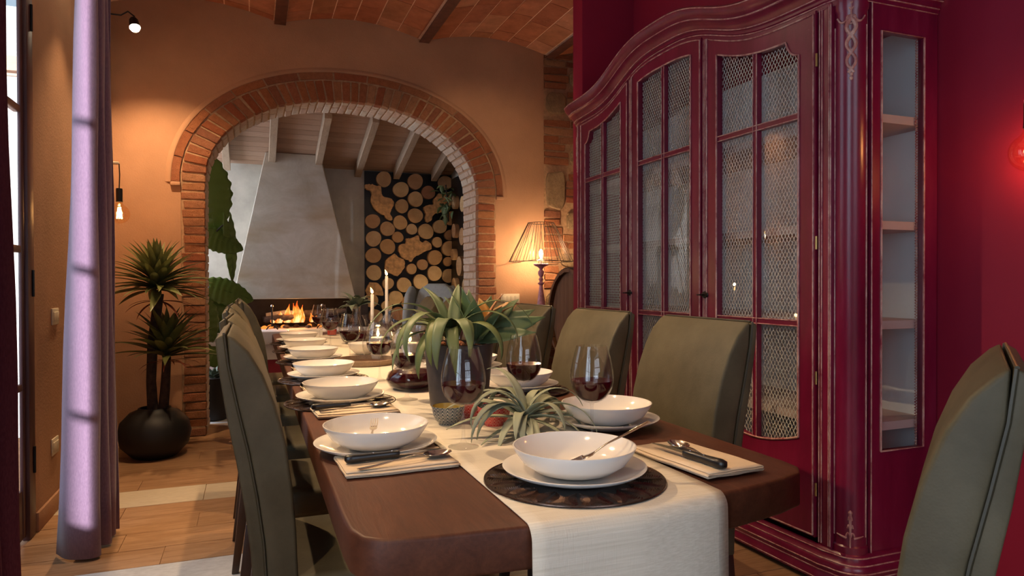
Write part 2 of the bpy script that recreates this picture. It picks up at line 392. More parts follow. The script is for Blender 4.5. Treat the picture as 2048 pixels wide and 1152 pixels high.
# ================================================================== ROOM
D = 5.62; D2 = 6.07; LW = -.94; RW = 2.50
ZB = 3.17                                     # springing of the vaults
BX = [-.94, .211, 1.353, 2.50, 3.64]
def vault(x):
    for i in range(len(BX) - 1):
        if BX[i] <= x <= BX[i + 1]:
            t = (x - BX[i]) / (BX[i + 1] - BX[i]); return ZB + .10 * sin(pi * t) ** .9 if 0 < t < 1 else ZB
    return ZB
AC, AW, AH, AS = .747, 1.075, .71, 1.90         # arch centre, half width, rise, springing
def ell(x, w, h):
    t = min(1, abs(x - AC) / w); return AS + h * (max(0, 1 - t ** 2.15)) ** (1 / 2.15)
# --- floor
floor = holder('floor')
box('screed', (-2.2, -1.9, -.06), (3.7, 7.9, -.006), 'mortar', floor)
rows = [-1.85, -1.6, -1.4, -1.19, -.98, -.77, -.56, -.35, -.14, .07, .28, .49, .70, .91, 1.12, 1.33, 1.54, 1.75, 1.96, 2.17, 2.38, 2.59, 2.86, 3.116, 3.32, 3.537, 3.746, 3.962, 4.266, 4.47, 4.68, 4.89, 5.10, 5.31, 5.52, 5.73, 5.94, 6.08]
seams = {3.962: -.25, 3.537: -.251, 3.116: -.36, 3.32: -.543, 2.86: -.03, 4.266: -.60}
for i in range(len(rows) - 1):
    y0, y1 = rows[i], rows[i + 1]
    st = seams.get(y0, random.uniform(-.9, .2)); xs = [-.95]
    x = st
    while x > -.8: x -= 1.25
    if x < -.95: x += 1.25
    while x < 3.6: xs.append(x); x += 1.25
    xs.append(3.65)
    mt = 'floor_stone_white' if y0 == 2.86 else ('floor_wood_pale' if y0 in (3.962, 1.54) else 'floor_wood')
    for a, b in zip(xs[:-1], xs[1:]):
        if b - a < .02: continue
        box('plank', (a + .0015, y0 + .0015, -.03), (b - .0015, y1 - .0015, random.uniform(-.0012, .0002)), mt, floor, smooth=0)
for i in range(4):                                                     # pale stone floor of the fireplace room
    for j in range(7):
        box('stone_tile', (-1.6 + j * .6, 6.083 + i * .45, -.03), (-1.004 + j * .6, 6.529 + i * .45, 0), 'floor_stone_white', floor, smooth=0)
# --- arch wall
wb = holder('wall_back')
def arch_out(x):
    if abs(x - AC) >= AW + .165: return 0.0
    return ell(x, AW + .165, AH + .155)
xs = sorted(set(lin(LW, AC - AW - .165, 30) + lin(AC - AW - .165, AC + AW + .165, 90) + lin(AC + AW + .165, 2.445, 24)))
xs2 = [x for x in xs if x <= AC - AW - .165 + 1e-6]; xs3 = [x for x in xs if x >= AC + AW + .165 - 1e-6]; xs1 = [x for x in xs if x2 <= x <= x3] if (x2 := AC - AW - .165) is not None and (x3 := AC + AW + .165) else []
mb = MB(); f0 = lambda u, z: (u, D, z); f1 = lambda u, z: (u, D2 - .02, z)
mb.slab(xs2, lambda u: 0, vault, f0, f1); mb.slab(xs3, lambda u: 0, vault, f0, f1)
e = 1e-4
mb.slab([max(x2 + e, min(x3 - e, x)) for x in xs1], arch_out, vault, f0, f1)
mb.build('plaster', 'plaster_beige', wb, smooth=30)
# soft rounded lip of plaster round the arch (stands proud of the brick)
lip = []
prof = [(-.008, .0), (-.006, -.010), (.0, -.014), (.02, -.008), (.035, .0)]
def archpt(t, off):
    w, h = AW + off, AH + off * .96; a = pi * t
    cx, sx = cos(a), sin(a); r = (abs(cx) ** 2.15 + abs(sx) ** 2.15) ** (-1 / 2.15)
    return (AC - w * cx * r, AS + h * sx * r)
P = []
for t in lin(.0, 1, 70):
    x0, z0 = archpt(t, .235); x1, z1 = archpt(t, .24)
    n = Vector((x1 - x0, 0, z1 - z0)); n.normalize()
    P.append([(x0 + n.x * a, D + b, z0 + n.z * a + (-.0)) for a, b in prof])
MB().grid(P).build('plaster_lip', 'plaster_beige', wb, smooth=60)
# --- bricks of the arch
arch = holder('trim_1')
MORT = []
def brick_quad(name, pa, pb, pc, pd, y0, y1, mat, par, jit=.0045):
    """brick between four points (x,z) of the wall plane, from depth y0 to y1"""
    j = lambda: random.uniform(-jit, jit)
    y0 += random.uniform(-.006, .004)
    f = [(p[0] + j(), y0 + j(), p[1] + j()) for p in (pa, pb, pc, pd)]; b = [(p[0] + j(), y1, p[1] + j()) for p in (pa, pb, pc, pd)]
    m = MB().add(f + b, [(3, 2, 1, 0), (4, 5, 6, 7), (0, 1, 5, 4), (1, 2, 6, 5), (2, 3, 7, 6), (3, 0, 4, 7)])
    return m.build(name, mat, par, smooth=0, bevel=.004, seg=1)
# param by arc length
T = lin(0, 1, 2001); L = [0.0]; pr = archpt(0, .0)
for t in T[1:]:
    q = archpt(t, .0); L.append(L[-1] + math.hypot(q[0] - pr[0], q[1] - pr[1])); pr = q
def t_at(s):
    lo, hi = 0, 2000
    while hi - lo > 1:
        m_ = (lo + hi) // 2
        if L[m_] < s: lo = m_
        else: hi = m_
    return T[hi]
nb = 46; tot = L[-1]
for k in range(nb):
    g = .006; ta = t_at(tot * k / nb + g); tb = t_at(tot * (k + 1) / nb - g)
    A, B, Cc, Dd = archpt(ta, 0), archpt(tb, 0), archpt(tb, .158), archpt(ta, .158)
    brick_quad('brick', A, B, Cc, Dd, D - .012, D + .055, 'brick_orange', arch)
sof = holder('trim_2')
for k in range(nb):
    g = .006; ta = t_at(tot * k / nb + g); tb = t_at(tot * (k + 1) / nb - g)
    sp = .24 if k % 2 else .13
    for (ya, yb) in ((.062, sp), (sp + .01, .43)):
        brick_quad('brick', archpt(ta, 0), archpt(tb, 0), archpt(tb, .06), archpt(ta, .06), D + ya + .005, D + yb, 'brick_pale', sof, .004)
nr = 15; TO = lin(0, 1, 2001)
for k in range(nr):
    ta, tb = (k + .025) / nr, (k + .975) / nr
    mid = [archpt(ta + (tb - ta) * q, .172) for q in (0, .33, .66, 1)] + [archpt(ta + (tb - ta) * q, .228) for q in (1, .66, .33, 0)]
    MB().prism(mid, lambda p, y: (p[0] + random.uniform(-.003, .003), y + random.uniform(-.003, .003), p[1] + random.uniform(-.002, .002)), D - .016, D + .04).build('brick', 'brick_orange', arch, smooth=0)
hc = AS / 29
for k in range(29):
    z0, z1 = k * hc + .005, (k + 1) * hc - .005
    for sgn in (-1, 1):
        xi = AC + sgn * AW; xo = AC + sgn * (AW + .155 + random.uniform(-.012, .008))
        brick_quad('brick', (xi, z0), (xo, z0), (xo, z1), (xi, z1), D - .012, D + .055, 'brick_orange', arch)
        sp = .24 if k % 2 else .13
        for (ya, yb) in ((.067, sp), (sp + .01, .43)):
            brick_quad('brick', (xi, z0), (xi + sgn * .06, z0), (xi + sgn * .06, z1), (xi, z1), D + ya, D + yb, 'brick_pale', sof, .004)
# mortar core
mb = MB(); n_ = 80
ring = lambda o1, o2, y0, y1: MB().grid([[(p[0], y, p[1]) for p, y in ((archpt(t, o1), y0), (archpt(t, o2), y0), (archpt(t, o2), y1), (archpt(t, o1), y1))] for t in lin(0, 1, n_)], close_v=True)
r_ = ring(.008, .232, D - .003, D + .44)
for sgn in (-1, 1):
    x0, x1 = AC + sgn * (AW + .008), AC + sgn * (AW + .163)
    r_.box((min(x0, x1), D - .003, 0), (max(x0, x1), D + .44, AS))
r_.build('mortar_bed', 'mortar', arch, smooth=30)
# projecting plaster tooth under the outer ring at each side
for sgn in (-1, 1):
    x0 = AC + sgn * (AW + .165); x1 = AC + sgn * (AW + .235)
    box('plaster_stop', (min(x0, x1), D - .03, AS - .03), (max(x0, x1), D, AS), 'plaster_beige', wb, bevel=.008)

# --- stone and brick wall right of the arch wall
sw = holder('wall_corner')
box('mortar_bed', (2.45, D + .012, 0), (3.7, D2, 3.3), 'mortar', sw, smooth=0)
z = .0; r = random.Random(3)
blocks = [(2.70, 2.86, 2.93, 3.07), (2.465, 2.67, 2.66, 2.86), (2.465, 2.66, 1.80, 2.16), (2.70, 2.95, 2.20, 2.36), (2.66, 2.90, 1.62, 1.80), (2.60, 2.95, 1.28, 1.42), (2.46, 2.72, .80, 1.08), (2.85, 3.1, 2.5, 2.7), (2.74, 3.0, .98, 1.15)]
for (a, b, c, d) in blocks:
    n = 12; poly = []
    for k in range(n):
        an = 2 * pi * k / n + .2; ex = .5
        cx, cz = (abs(cos(an)) ** ex) * (1 if cos(an) > 0 else -1), (abs(sin(an)) ** ex) * (1 if sin(an) > 0 else -1)
        poly.append(((a + b) / 2 + cx * (b - a) / 2 * r.uniform(.86, 1), (c + d) / 2 + cz * (d - c) / 2 * r.uniform(.86, 1)))
    MB().prism(poly, lambda p, y: (p[0], y, p[1]), D - .018, D + .05).build('stone', 'stone_rubble', sw, smooth=0, bevel=.012)
z = .02
while z < 3.2:
    h = r.uniform(.045, .062); x = 2.452 - r.uniform(0, .0); first = True
    while x < 3.25:
        w = r.uniform(.13, .30); x2_ = min(x + w, 3.3)
        segs = [(x, x2_)]
        for (a, b, c, d) in blocks:
            if z + h > c - .008 and z < d + .008:
                ns = []
                for (p, q) in segs:
                    if q <= a - .01 or p >= b + .01: ns.append((p, q))
                    else:
                        if p < a - .05: ns.append((p, a - .01))
                        if q > b + .05: ns.append((b + .01, q))
                segs = ns
        for (p, q) in segs:
            if q - p > .03:
                tl = r.uniform(-.004, .004)
                brick_quad('brick', (p, z + tl), (q, z - tl), (q, z + h - tl), (p, z + h + tl), D - .002, D + .05, 'brick_orange', sw, .005)
        x = x2_ + .012
    z += h + .014
# --- left wall with a glazed door to the garden and an assumed second one
wl = holder('wall_left')
mb = MB(); X0, X1 = LW - .12, LW
for (a, b, c, d) in [(-1.9, -1.15, 0, 3.3), (.55, 2.10, 0, 3.3), (4.6, D2, 0, 3.3), (-1.15, .55, 2.35, 3.3), (2.10, 3.70, 2.75, 3.3), (-1.15, .55, -.06, .0), (2.10, 3.70, -.06, .0)]:
    mb.box((X0, a, c), (X1, b, d))
mb.box((LW - .03, 3.70, 0), (X1, 4.6, 3.3))
mb.build('plaster', 'plaster_beige', wl, smooth=0)
def french_door(name, ya, yb, zt, xf=LW - .05, dd=.05, fw=.09):
    w = holder(name); m = MB()
    m.box((xf - .05, ya, 0), (xf + .02, ya + .07, zt)); m.box((xf - dd, yb - fw, 0), (xf + .02, yb, zt)); m.box((xf - .05, ya, zt - .07), (xf + .02, yb, zt))
    m.build('window_frame', 'frame_maroon', w, bevel=.006)
    ym = (ya + yb) / 2
    for (a, b) in ((ya + .075, ym - .005), (ym + .005, yb - fw + .015)):
        m = MB(); m.box((xf - dd * .8, a, .02), (xf + .005, a + .065, zt - .08)); m.box((xf - dd * .8, b - .05, .02), (xf + .005, b, zt - .08))
        m.box((xf - .04, a + .065, .02), (xf + .005, b - .065, .24)); m.box((xf - .04, a + .065, zt - .16), (xf + .005, b - .065, zt - .08))
        for zz in (.692, 1.30, 1.913):
            if zz < zt - .3: m.box((xf - .02, a + .065, zz - .016), (xf + .008, b - .065, zz + .016))
        m.build('sash', 'frame_maroon', w, bevel=.005)
        m = MB().box((xf - .004, a + .06, .22), (xf - .001, b - .06, zt - .14)); m.build('pane', 'glass_pane', w, smooth=0)
    for zz in (.35, 1.15, 2.35):
        MB().tube([(xf + .024, yb - .035, zz - .06), (xf + .024, yb - .035, zz + .06)], .006, 8).build('hinge', 'black_iron', w)
    return w
french_door('window_1', 2.10, 3.70, 2.75, LW - .012, .012); french_door('window_2', -1.15, .55, 2.35)  # the second glazed door is assumed, out of view, to let in sun
gp0 = thing('garden_pier', 'plastered pier standing outside the left garden door', 'pier', (-1.62, 1.50, 0)); box('shaft', (-.05, -.62, 0), (.05, .58, 3.2), 'plaster_beige', gp0, bevel=.01); box('cap', (-.08, -.64, 3.2), (.08, .62, 3.26), 'hearth_white', gp0)  # added out of view: keeps stray sun off the chimney hood
gw = thing('garden_wall', 'tall plastered garden wall behind the camera window', 'wall', (1.2, -4.6, 0)); box('masonry', (-4.6, 0, 0), (3.2, .25, 3.3), 'plaster_beige', gw); box('coping', (-4.65, -.04, 3.3), (3.25, .29, 3.36), 'hearth_white', gw, bevel=.01)  # added behind the rear window, never seen, to stop sun coming in
bl = holder('baseboard_left'); box('skirting', (LW, 3.72, 0), (LW + .014, D - .002, .09), 'plaster_beige', bl, bevel=.004)
# --- right wine-red wall, pier, wall behind the camera
wr = holder('wall_right')
box('plaster', (RW, -1.9, 0), (RW + .2, 4.17, 3.4), 'plaster_wine', wr, smooth=0)
wp = holder('wall_pier'); box('plaster', (2.10, 4.17, 0), (3.7, 4.31, 3.45), 'plaster_wine', wp, smooth=0)
wr2 = holder('wall_niche'); box('plaster', (3.7, 4.17, 0), (3.9, 6.1, 3.4), 'plaster_beige', wr2, smooth=0)
wn = holder('wall_front'); mb = MB()
for (a, b, c, d) in [(-1.3, -.2, 0, 3.4), (1.9, 2.7, 0, 3.4), (-.2, 1.9, 2.5, 3.4), (-.2, 1.9, 0, .4)]: mb.box((a, -2.1, c), (b, -1.9, d))
mb.build('plaster', 'plaster_beige', wn, smooth=0)
w3 = holder('window_3'); mb = MB()  # assumed window behind the camera, never in view, for cool light
for x in (-.2, .47, 1.16, 1.84): mb.box((x, -2.03, .4), (x + .06, -1.97, 2.5))
for z in (.4, 1.08, 1.76, 2.44): mb.box((-.2, -2.025, z), (1.9, -1.975, z + .06))
mb.build('window_frame', 'frame_maroon', w3, smooth=0)
box('pane', (-.14, -2.002, .46), (1.84, -1.998, 2.44), 'glass_pane', w3, smooth=0)
# --- ceiling: steel beams with tiled vaults between
ce = holder('ceiling')
mb = MB()
for i in range(4):
    xs_ = [BX[i] + (BX[i + 1] - BX[i]) * k / 16 for k in range(17)]
    y1 = D2 if i < 3 else D2
    mb.slab(xs_, lambda x: vault(x) + .003, lambda x: 3.45, lambda u, z: (u, -2.1, z), lambda u, z: (u, y1, z))
mb.build('vault_bed', 'grout', ce, smooth=30)
for i in range(4):
    a, b = BX[i] + .045, BX[i + 1] - .045; nt_ = 6; w = (b - a) / nt_
    for j in range(nt_):
        y = D - .002 - r.uniform(.08, .36)
        cuts = [D - .002]
        while y > 3.1: cuts.append(y); y -= .385
        cuts.append(2.95)
        xa, xb = a + j * w, a + (j + 1) * w
        za, zb = vault(xa), vault(xb)
        for y1, y0 in zip(cuts[:-1], cuts[1:]):
            g = .0045; dz = r.uniform(-.003, .000)
            mm = MB(); k = (zb - za) / (xb - xa)
            f = lambda x: za + k * (x - xa) + dz
            mm.add([(xa + g, y0 + g, f(xa + g)), (xb - g, y0 + g, f(xb - g)), (xb - g, y1 - g, f(xb - g)), (xa + g, y1 - g, f(xa + g)),
                    (xa + g, y0 + g, f(xa + g) + .03), (xb - g, y0 + g, f(xb - g) + .03), (xb - g, y1 - g, f(xb - g) + .03), (xa + g, y1 - g, f(xa + g) + .03)],
                   [(3, 2, 1, 0), (4, 5, 6, 7), (0, 1, 5, 4), (1, 2, 6, 5), (2, 3, 7, 6), (3, 0, 4, 7)])
            mm.build('ceiling_tile', 'terracotta_tile', ce, smooth=0)
for i, x in enumerate(BX[1:4]):
    st = thing('ceiling_beam', ['rust-brown steel ceiling beam left of the arch crown', 'rust-brown steel ceiling beam right of the arch crown', 'rust-brown steel ceiling beam over the brick and stone corner'][i], 'beam', (x, D - 4, 3.155), 0, 'steel beams between the ceiling vaults')
    MB().box((-.043, -3.5, 0), (.043, 3.995, .008)).build('flange', 'rust_beam', st, bevel=.002)
    MB().box((-.006, -3.5, .008), (.006, 3.995, .05)).build('web', 'rust_beam', st)

# ================================================================== FIREPLACE ROOM
YB = 7.30
w5 = holder('wall_hearth'); box('plaster', (-1.6, YB, 0), (2.3, YB + .15, 3.2), 'plaster_grey', w5, smooth=0)
w6 = holder('wall_hearth_right'); box('plaster', (2.06, D2, 0), (2.3, YB, 3.2), 'plaster_grey', w6, smooth=0)
w7 = holder('wall_hearth_left'); mb = MB()
for (a, b, c, d) in [(D2 - .02, 6.2, 0, 3.2), (7.25, YB, 0, 3.2), (6.2, 7.25, 2.5, 3.2), (6.2, 7.25, 0, .7)]: mb.box((-1.75, a, c), (-1.6, b, d))  # the window opening here is assumed, out of view, for daylight
mb.build('plaster', 'plaster_grey', w7, smooth=0)
w8 = holder('wall_hearth_front'); box('plaster', (-1.6, D2 - .02, 0), (LW, D2, 3.2), 'plaster_beige', w8, smooth=0)
sl = .277
def roofz(y): return 2.335 + (YB - y) * sl
ce2 = holder('ceiling_hearth')
nbd = 13; dy = (YB - D2 + .04) / nbd
for k in range(nbd):
    y0 = D2 - .03 + k * dy; y1 = y0 + dy - .004
    MB().add([(-1.7, y0, roofz(y0)), (2.2, y0, roofz(y0)), (2.2, y1, roofz(y1)), (-1.7, y1, roofz(y1)),
              (-1.7, y0, roofz(y0) + .02), (2.2, y0, roofz(y0) + .02), (2.2, y1, roofz(y1) + .02), (-1.7, y1, roofz(y1) + .02)],
             [(3, 2, 1, 0), (4, 5, 6, 7), (0, 1, 5, 4), (1, 2, 6, 5), (2, 3, 7, 6), (3, 0, 4, 7)]).build('board', 'ceiling_board_wood', ce2, smooth=0)
MB().add([(-1.8, D2 - .06, roofz(D2 - .06) + .025), (2.4, D2 - .06, roofz(D2 - .06) + .025), (2.4, YB + .1, roofz(YB + .1) + .025), (-1.8, YB + .1, roofz(YB + .1) + .025),
          (-1.8, D2 - .06, roofz(D2) + .15), (2.4, D2 - .06, roofz(D2) + .15), (2.4, YB + .1, roofz(YB) + .15), (-1.8, YB + .1, roofz(YB) + .15)],
         [(3, 2, 1, 0), (4, 5, 6, 7), (0, 1, 5, 4), (1, 2, 6, 5), (2, 3, 7, 6), (3, 0, 4, 7)]).build('roof_deck', 'ceiling_board_wood', ce2, smooth=0)
raf = [(-.225, 'leftmost pale rafter of the fireplace room ceiling'), (.185, 'pale rafter left of the chimney hood top'), (.62, 'pale rafter at the right corner of the hood top'), (1.03, 'pale rafter over the left edge of the log panel'), (1.435, 'pale rafter over the middle of the log panel'), (1.845, 'pale rafter over the right edge of the log panel')]
for x, lb in raf:
    ye = 7.05 if x in (.185, .62) else 7.22
    rf = thing('rafter', lb, 'beam', (x, ye, roofz(ye) - .11), 0, 'pale rafters of the fireplace room')
    y0, y1 = D2 - .0 - ye, 0; zz = lambda y: -y * sl
    MB().add([(-.032, y0, zz(y0)), (.032, y0, zz(y0)), (.032, y1, zz(y1)), (-.032, y1, zz(y1)), (-.032, y0, zz(y0) + .109), (.032, y0, zz(y0) + .109), (.032, y1, zz(y1) + .109), (-.032, y1, zz(y1) + .109)],
             [(3, 2, 1, 0), (4, 5, 6, 7), (0, 1, 5, 4), (1, 2, 6, 5), (2, 3, 7, 6), (3, 0, 4, 7)]).build('timber', 'rafter_wood', rf, bevel=.003, smooth=0)
# hood, firebox, hearth
fp = thing('fireplace', 'grey plastered fireplace with tapering hood over an open fire', 'fireplace', (.38, 7.0, 0))
def hoodpts():
    b = [(-.168, 6.72, 1.0), (.935, 6.72, 1.0), (1.0, 7.29, 1.0), (-.15, 7.29, 1.0)]
    zt = roofz(7.0) - .005; zt2 = roofz(7.29) - .005
    t = [(.125, 7.0, zt), (.635, 7.0, zt), (.70, 7.29, zt2), (.15, 7.29, zt2)]
    return b + t
off = Vector((.38, 7.0, 0))
MB().add([Vector(p) - off for p in hoodpts()], [(3, 2, 1, 0), (4, 5, 6, 7), (0, 1, 5, 4), (1, 2, 6, 5), (2, 3, 7, 6), (3, 0, 4, 7)]).build('hood', 'hood_plaster', fp, bevel=.006, smooth=0)
mb = MB(); mb.box((-.55, .20, .62), (.62, .29, 1.0)); mb.build('fireback', 'firebox_dark', fp, smooth=0)
mb = MB(); mb.box((-.62, -.18, .60), (-.55, .29, 1.0)); mb.box((.62, -.18, .60), (.69, .29, 1.0)); mb.build('side_wall', 'firebox_dark', fp, smooth=0)
box('hearth_slab', (-.75, -.55, .60), (.84, .29, .715), 'hearth_white', fp, bevel=.01)
box('plinth', (-.70, -.48, 0), (.80, .29, .60), 'red_base', fp)
box('hearth_front', (-.72, -.50, .46), (.82, -.48, .60), 'hearth_white', fp)
fire = thing('log_fire', 'burning pile of logs and ash in the fireplace', 'fire', (.42, 6.98, .717))
rr = random.Random(5)
for k in range(9):
    a = rr.uniform(-.5, .5); x = rr.uniform(-.30, .42); ln = rr.uniform(.12, .22)
    dx, dy_ = cos(a) * ln, sin(a) * ln; z0 = .035 + .04 * (k % 3)
    yy = rr.uniform(-.10, .06)
    MB().tube([(x - dx, yy - dy_ * .3, z0 + rr.uniform(0, .03)), (x, yy, z0 + .02), (x + dx, yy + dy_ * .3, z0 + rr.uniform(0, .05))], [.028, .036, .026], 9).build('charred_log', 'ash_log' if k in (2, 5) else 'charred_log', fire)
for k in range(14):
    x = rr.uniform(-.32, .25); y = rr.uniform(-.18, .02)
    bmx = MB().lathe([(.001, 0), (.03, .004), (.028, .02), (.012, .03), (.001, .032)], 7); bmx.build('ember', 'ember' if k % 3 == 0 else 'charred_log', fire, loc=(x, y, .0), rot=(0, 0, k))
def flame_mb(h, w, sd):
    q = random.Random(sd); P = []
    for k in range(12):
        t = k / 11; rad_ = w * (sin(pi * min(1, t * .8 + .18)) ** 1.2) * (1 - t) ** .55 + .0015
        ox, oy = sin(t * 5 + sd) * w * .35 * t, cos(t * 4 + sd) * w * .25 * t
        P.append([(ox + rad_ * cos(a) * (1 + .15 * sin(3 * a + sd)), oy + rad_ * .7 * sin(a), h * t) for a in lin(0, 2 * pi, 11)[:-1]])
    return MB().grid(P, close_v=True)
for k, (x, h, w) in enumerate([(-.04, .19, .035), (-.01, .21, .04), (.03, .17, .03), (-.12, .09, .035), (-.18, .11, .05), (-.03, .16, .07), (.12, .09, .03), (.17, .07, .025), (-.24, .07, .03), (-.10, .18, .04)]):
    flame_mb(h, w, k).build('flame', 'fire', fire, loc=(x, -.10 + .012 * (k % 4), .05))
lamp('fire_glow', 'POINT', (.38, 6.80, .92), 3.5, (1, .4, .12), shadow_soft_size=.08)
for i, (x, lb) in enumerate([(.17, 'iron firedog at the left of the flames'), (.62, 'iron firedog at the right of the flames'), (.85, 'iron firedog near the right end of the hearth')]):
    fd = thing('firedog', lb, 'firedog', (x, 6.70, .717), 0, 'firedogs on the hearth')
    MB().tube([(0, 0, .03), (0, 0, .21)], .007, 8).build('post', 'black_iron', fd)
    MB().lathe([(.001, 0), (.012, .006), (.014, .014), (.01, .024), (.001, .028)], 10).build('knob', 'cutlery_steel', fd, loc=(0, 0, .205))
    MB().tube([(-.05, -.02, .003), (-.03, -.01, .03), (0, 0, .04), (.03, -.01, .03), (.05, -.02, .003)], .006, 6).build('foot', 'black_iron', fd)
    MB().tube([(0, 0, .03), (0, .10, .03)], .006, 6).build('bar', 'black_iron', fd)
# log panel
lp = thing('log_slice_mural', 'black wall panel covered with round and knotty log slices', 'wall panel', (1.6, YB, .0))
box('backing', (-.49, -.012, .35), (.455, 0, 2.33), 'black_iron', lp, smooth=0)
box('side_backing', (.445, -1.15, .35), (.455, -.012, 2.28), 'black_iron', lp, smooth=0)
def l2w(px, py):   # photo crop position -> panel x, z
    X = 700 + px * 240 / 864; Y = 320 + py * 240 / 864
    u = (X - 1024) / 1365.33; vy = (Y - 564.8) / 1365.33
    zc = 7.26 / (.9347 - u * .3556)
    return (.3556 + u * .9347) * zc - 1.6, 1.15 - vy * zc, zc * 240 / 864 / 1365.33
discs = [(245, 138, 56), (368, 213, 57), (472, 155, 57), (563, 235, 50), (688, 165, 52), (471, 283, 55), (374, 332, 50), (471, 400, 55), (163, 440, 53), (268, 495, 53), (362, 450, 52), (444, 498, 40), (546, 514, 57), (645, 480, 50), (729, 420, 52),
         (170, 565, 57), (343, 555, 41), (271, 622, 56), (721, 541, 41), (626, 592, 38), (710, 637, 54), (168, 686, 56), (608, 702, 54), (703, 730, 34), (440, 783, 38), (521, 752, 40), (607, 815, 54), (172, 810, 56), (713, 832, 52), (388, 898, 54), (506, 875, 54), (272, 888, 42), (325, 990, 52), (420, 1025, 52), (345, 1105, 50), (262, 1050, 40), (150, 1010, 50), (600, 950, 50), (700, 950, 50), (470, 1110, 45), (560, 1080, 50), (180, 1120, 50), (660, 1070, 45)]
for i, (px_, py_, pr_) in enumerate(discs):
    x, z_, sc_ = l2w(px_, py_); R_ = pr_ * sc_ * .97; q = random.Random(i)
    ph = [q.uniform(0, 6) for _ in range(3)]
    P0 = [(R_ * (1 + .03 * sin(2 * a + ph[0]) + .02 * sin(3 * a + ph[1])) * cos(a), R_ * (1 + .03 * sin(2 * a + ph[0]) + .02 * sin(3 * a + ph[1])) * sin(a)) for a in lin(0, 2 * pi, 61)[:-1]]
    th = q.uniform(.035, .06)
    if q.random() < .45:     # drying crack
        kx = int(ph[2] * 9) % 60; P0.insert(kx + 1, (P0[kx][0] * .35, P0[kx][1] * .35)); P0.insert(kx + 2, (P0[kx][0] * .999 - P0[kx][1] * .045, P0[kx][1] * .999 + P0[kx][0] * .045))
    MB().prism(P0, lambda p, y: (p[0], y, p[1]), -th, 0).build('log_slice', 'log_end_grain', lp, loc=(x, -.014, z_), smooth=30)
burls = [[(110, 180), (150, 175), (190, 185), (222, 190), (228, 240), (245, 265), (300, 280), (315, 320), (300, 350), (290, 385), (305, 425), (295, 438), (260, 425), (245, 400), (200, 375), (165, 335), (150, 290), (155, 250), (150, 225), (115, 205)],
         [(640, 240), (700, 232), (745, 235), (735, 270), (738, 310), (700, 350), (660, 375), (620, 385), (595, 400), (580, 440), (550, 448), (540, 415), (545, 390), (530, 345), (560, 325), (600, 320), (600, 290), (620, 265)],
         [(405, 565), (440, 560), (490, 545), (500, 580), (525, 595), (545, 580), (580, 605), (585, 640), (545, 655), (500, 680), (460, 700), (440, 732), (415, 720), (370, 700), (345, 640), (365, 605), (400, 600)],
         [(320, 672), (350, 700), (388, 720), (390, 770), (360, 815), (335, 835), (300, 820), (255, 800), (250, 750), (265, 710)],
         [(140, 880), (185, 880), (215, 900), (235, 940), (235, 975), (190, 970), (140, 980), (110, 940)]]
for bpoly in burls:
    pts = [l2w(*p)[:2] for p in bpoly]; cx = sum(p[0] for p in pts) / len(pts); cz = sum(p[1] for p in pts) / len(pts)
    fine = catmull([(p[0] - cx, 0, p[1] - cz) for p in pts + [pts[0]]], 4)[:-1]; q = random.Random(len(pts))
    P0 = [(p.x * q.uniform(.96, 1.03), p.z * q.uniform(.96, 1.03)) for p in fine]
    MB().prism(P0, lambda p, y: (p[0], y, p[1]), -.05, 0).build('burl_slice', 'burl_wood', lp, loc=(cx, -.014, cz), smooth=30)
for k, (yy, zz, R_) in enumerate([(-.30, 2.0, .07), (-.62, 1.95, .08), (-.30, 1.70, .075), (-.60, 1.62, .09), (-.25, 1.45, .06), (-.5, 1.32, .10), (-.3, 1.12, .08), (-.7, 1.1, .09), (-.9, 1.45, .09), (-.9, 1.8, .08), (-.45, .9, .08), (-.2, .85, .06)]):
    P0 = [(R_ * cos(a), R_ * sin(a)) for a in lin(0, 2 * pi, 21)[:-1]]
    MB().prism(P0, lambda p, x: (x, p[0], p[1]), -.045, 0).build('log_slice', 'log_end_grain', lp, loc=(.444, yy, zz), smooth=30)
lamp('fireside_lamp', 'POINT', (1.90, 6.85, .80), 4, WARM, shadow_soft_size=.06)  # bare point light, no lamp built; assumed, to warm the log panel
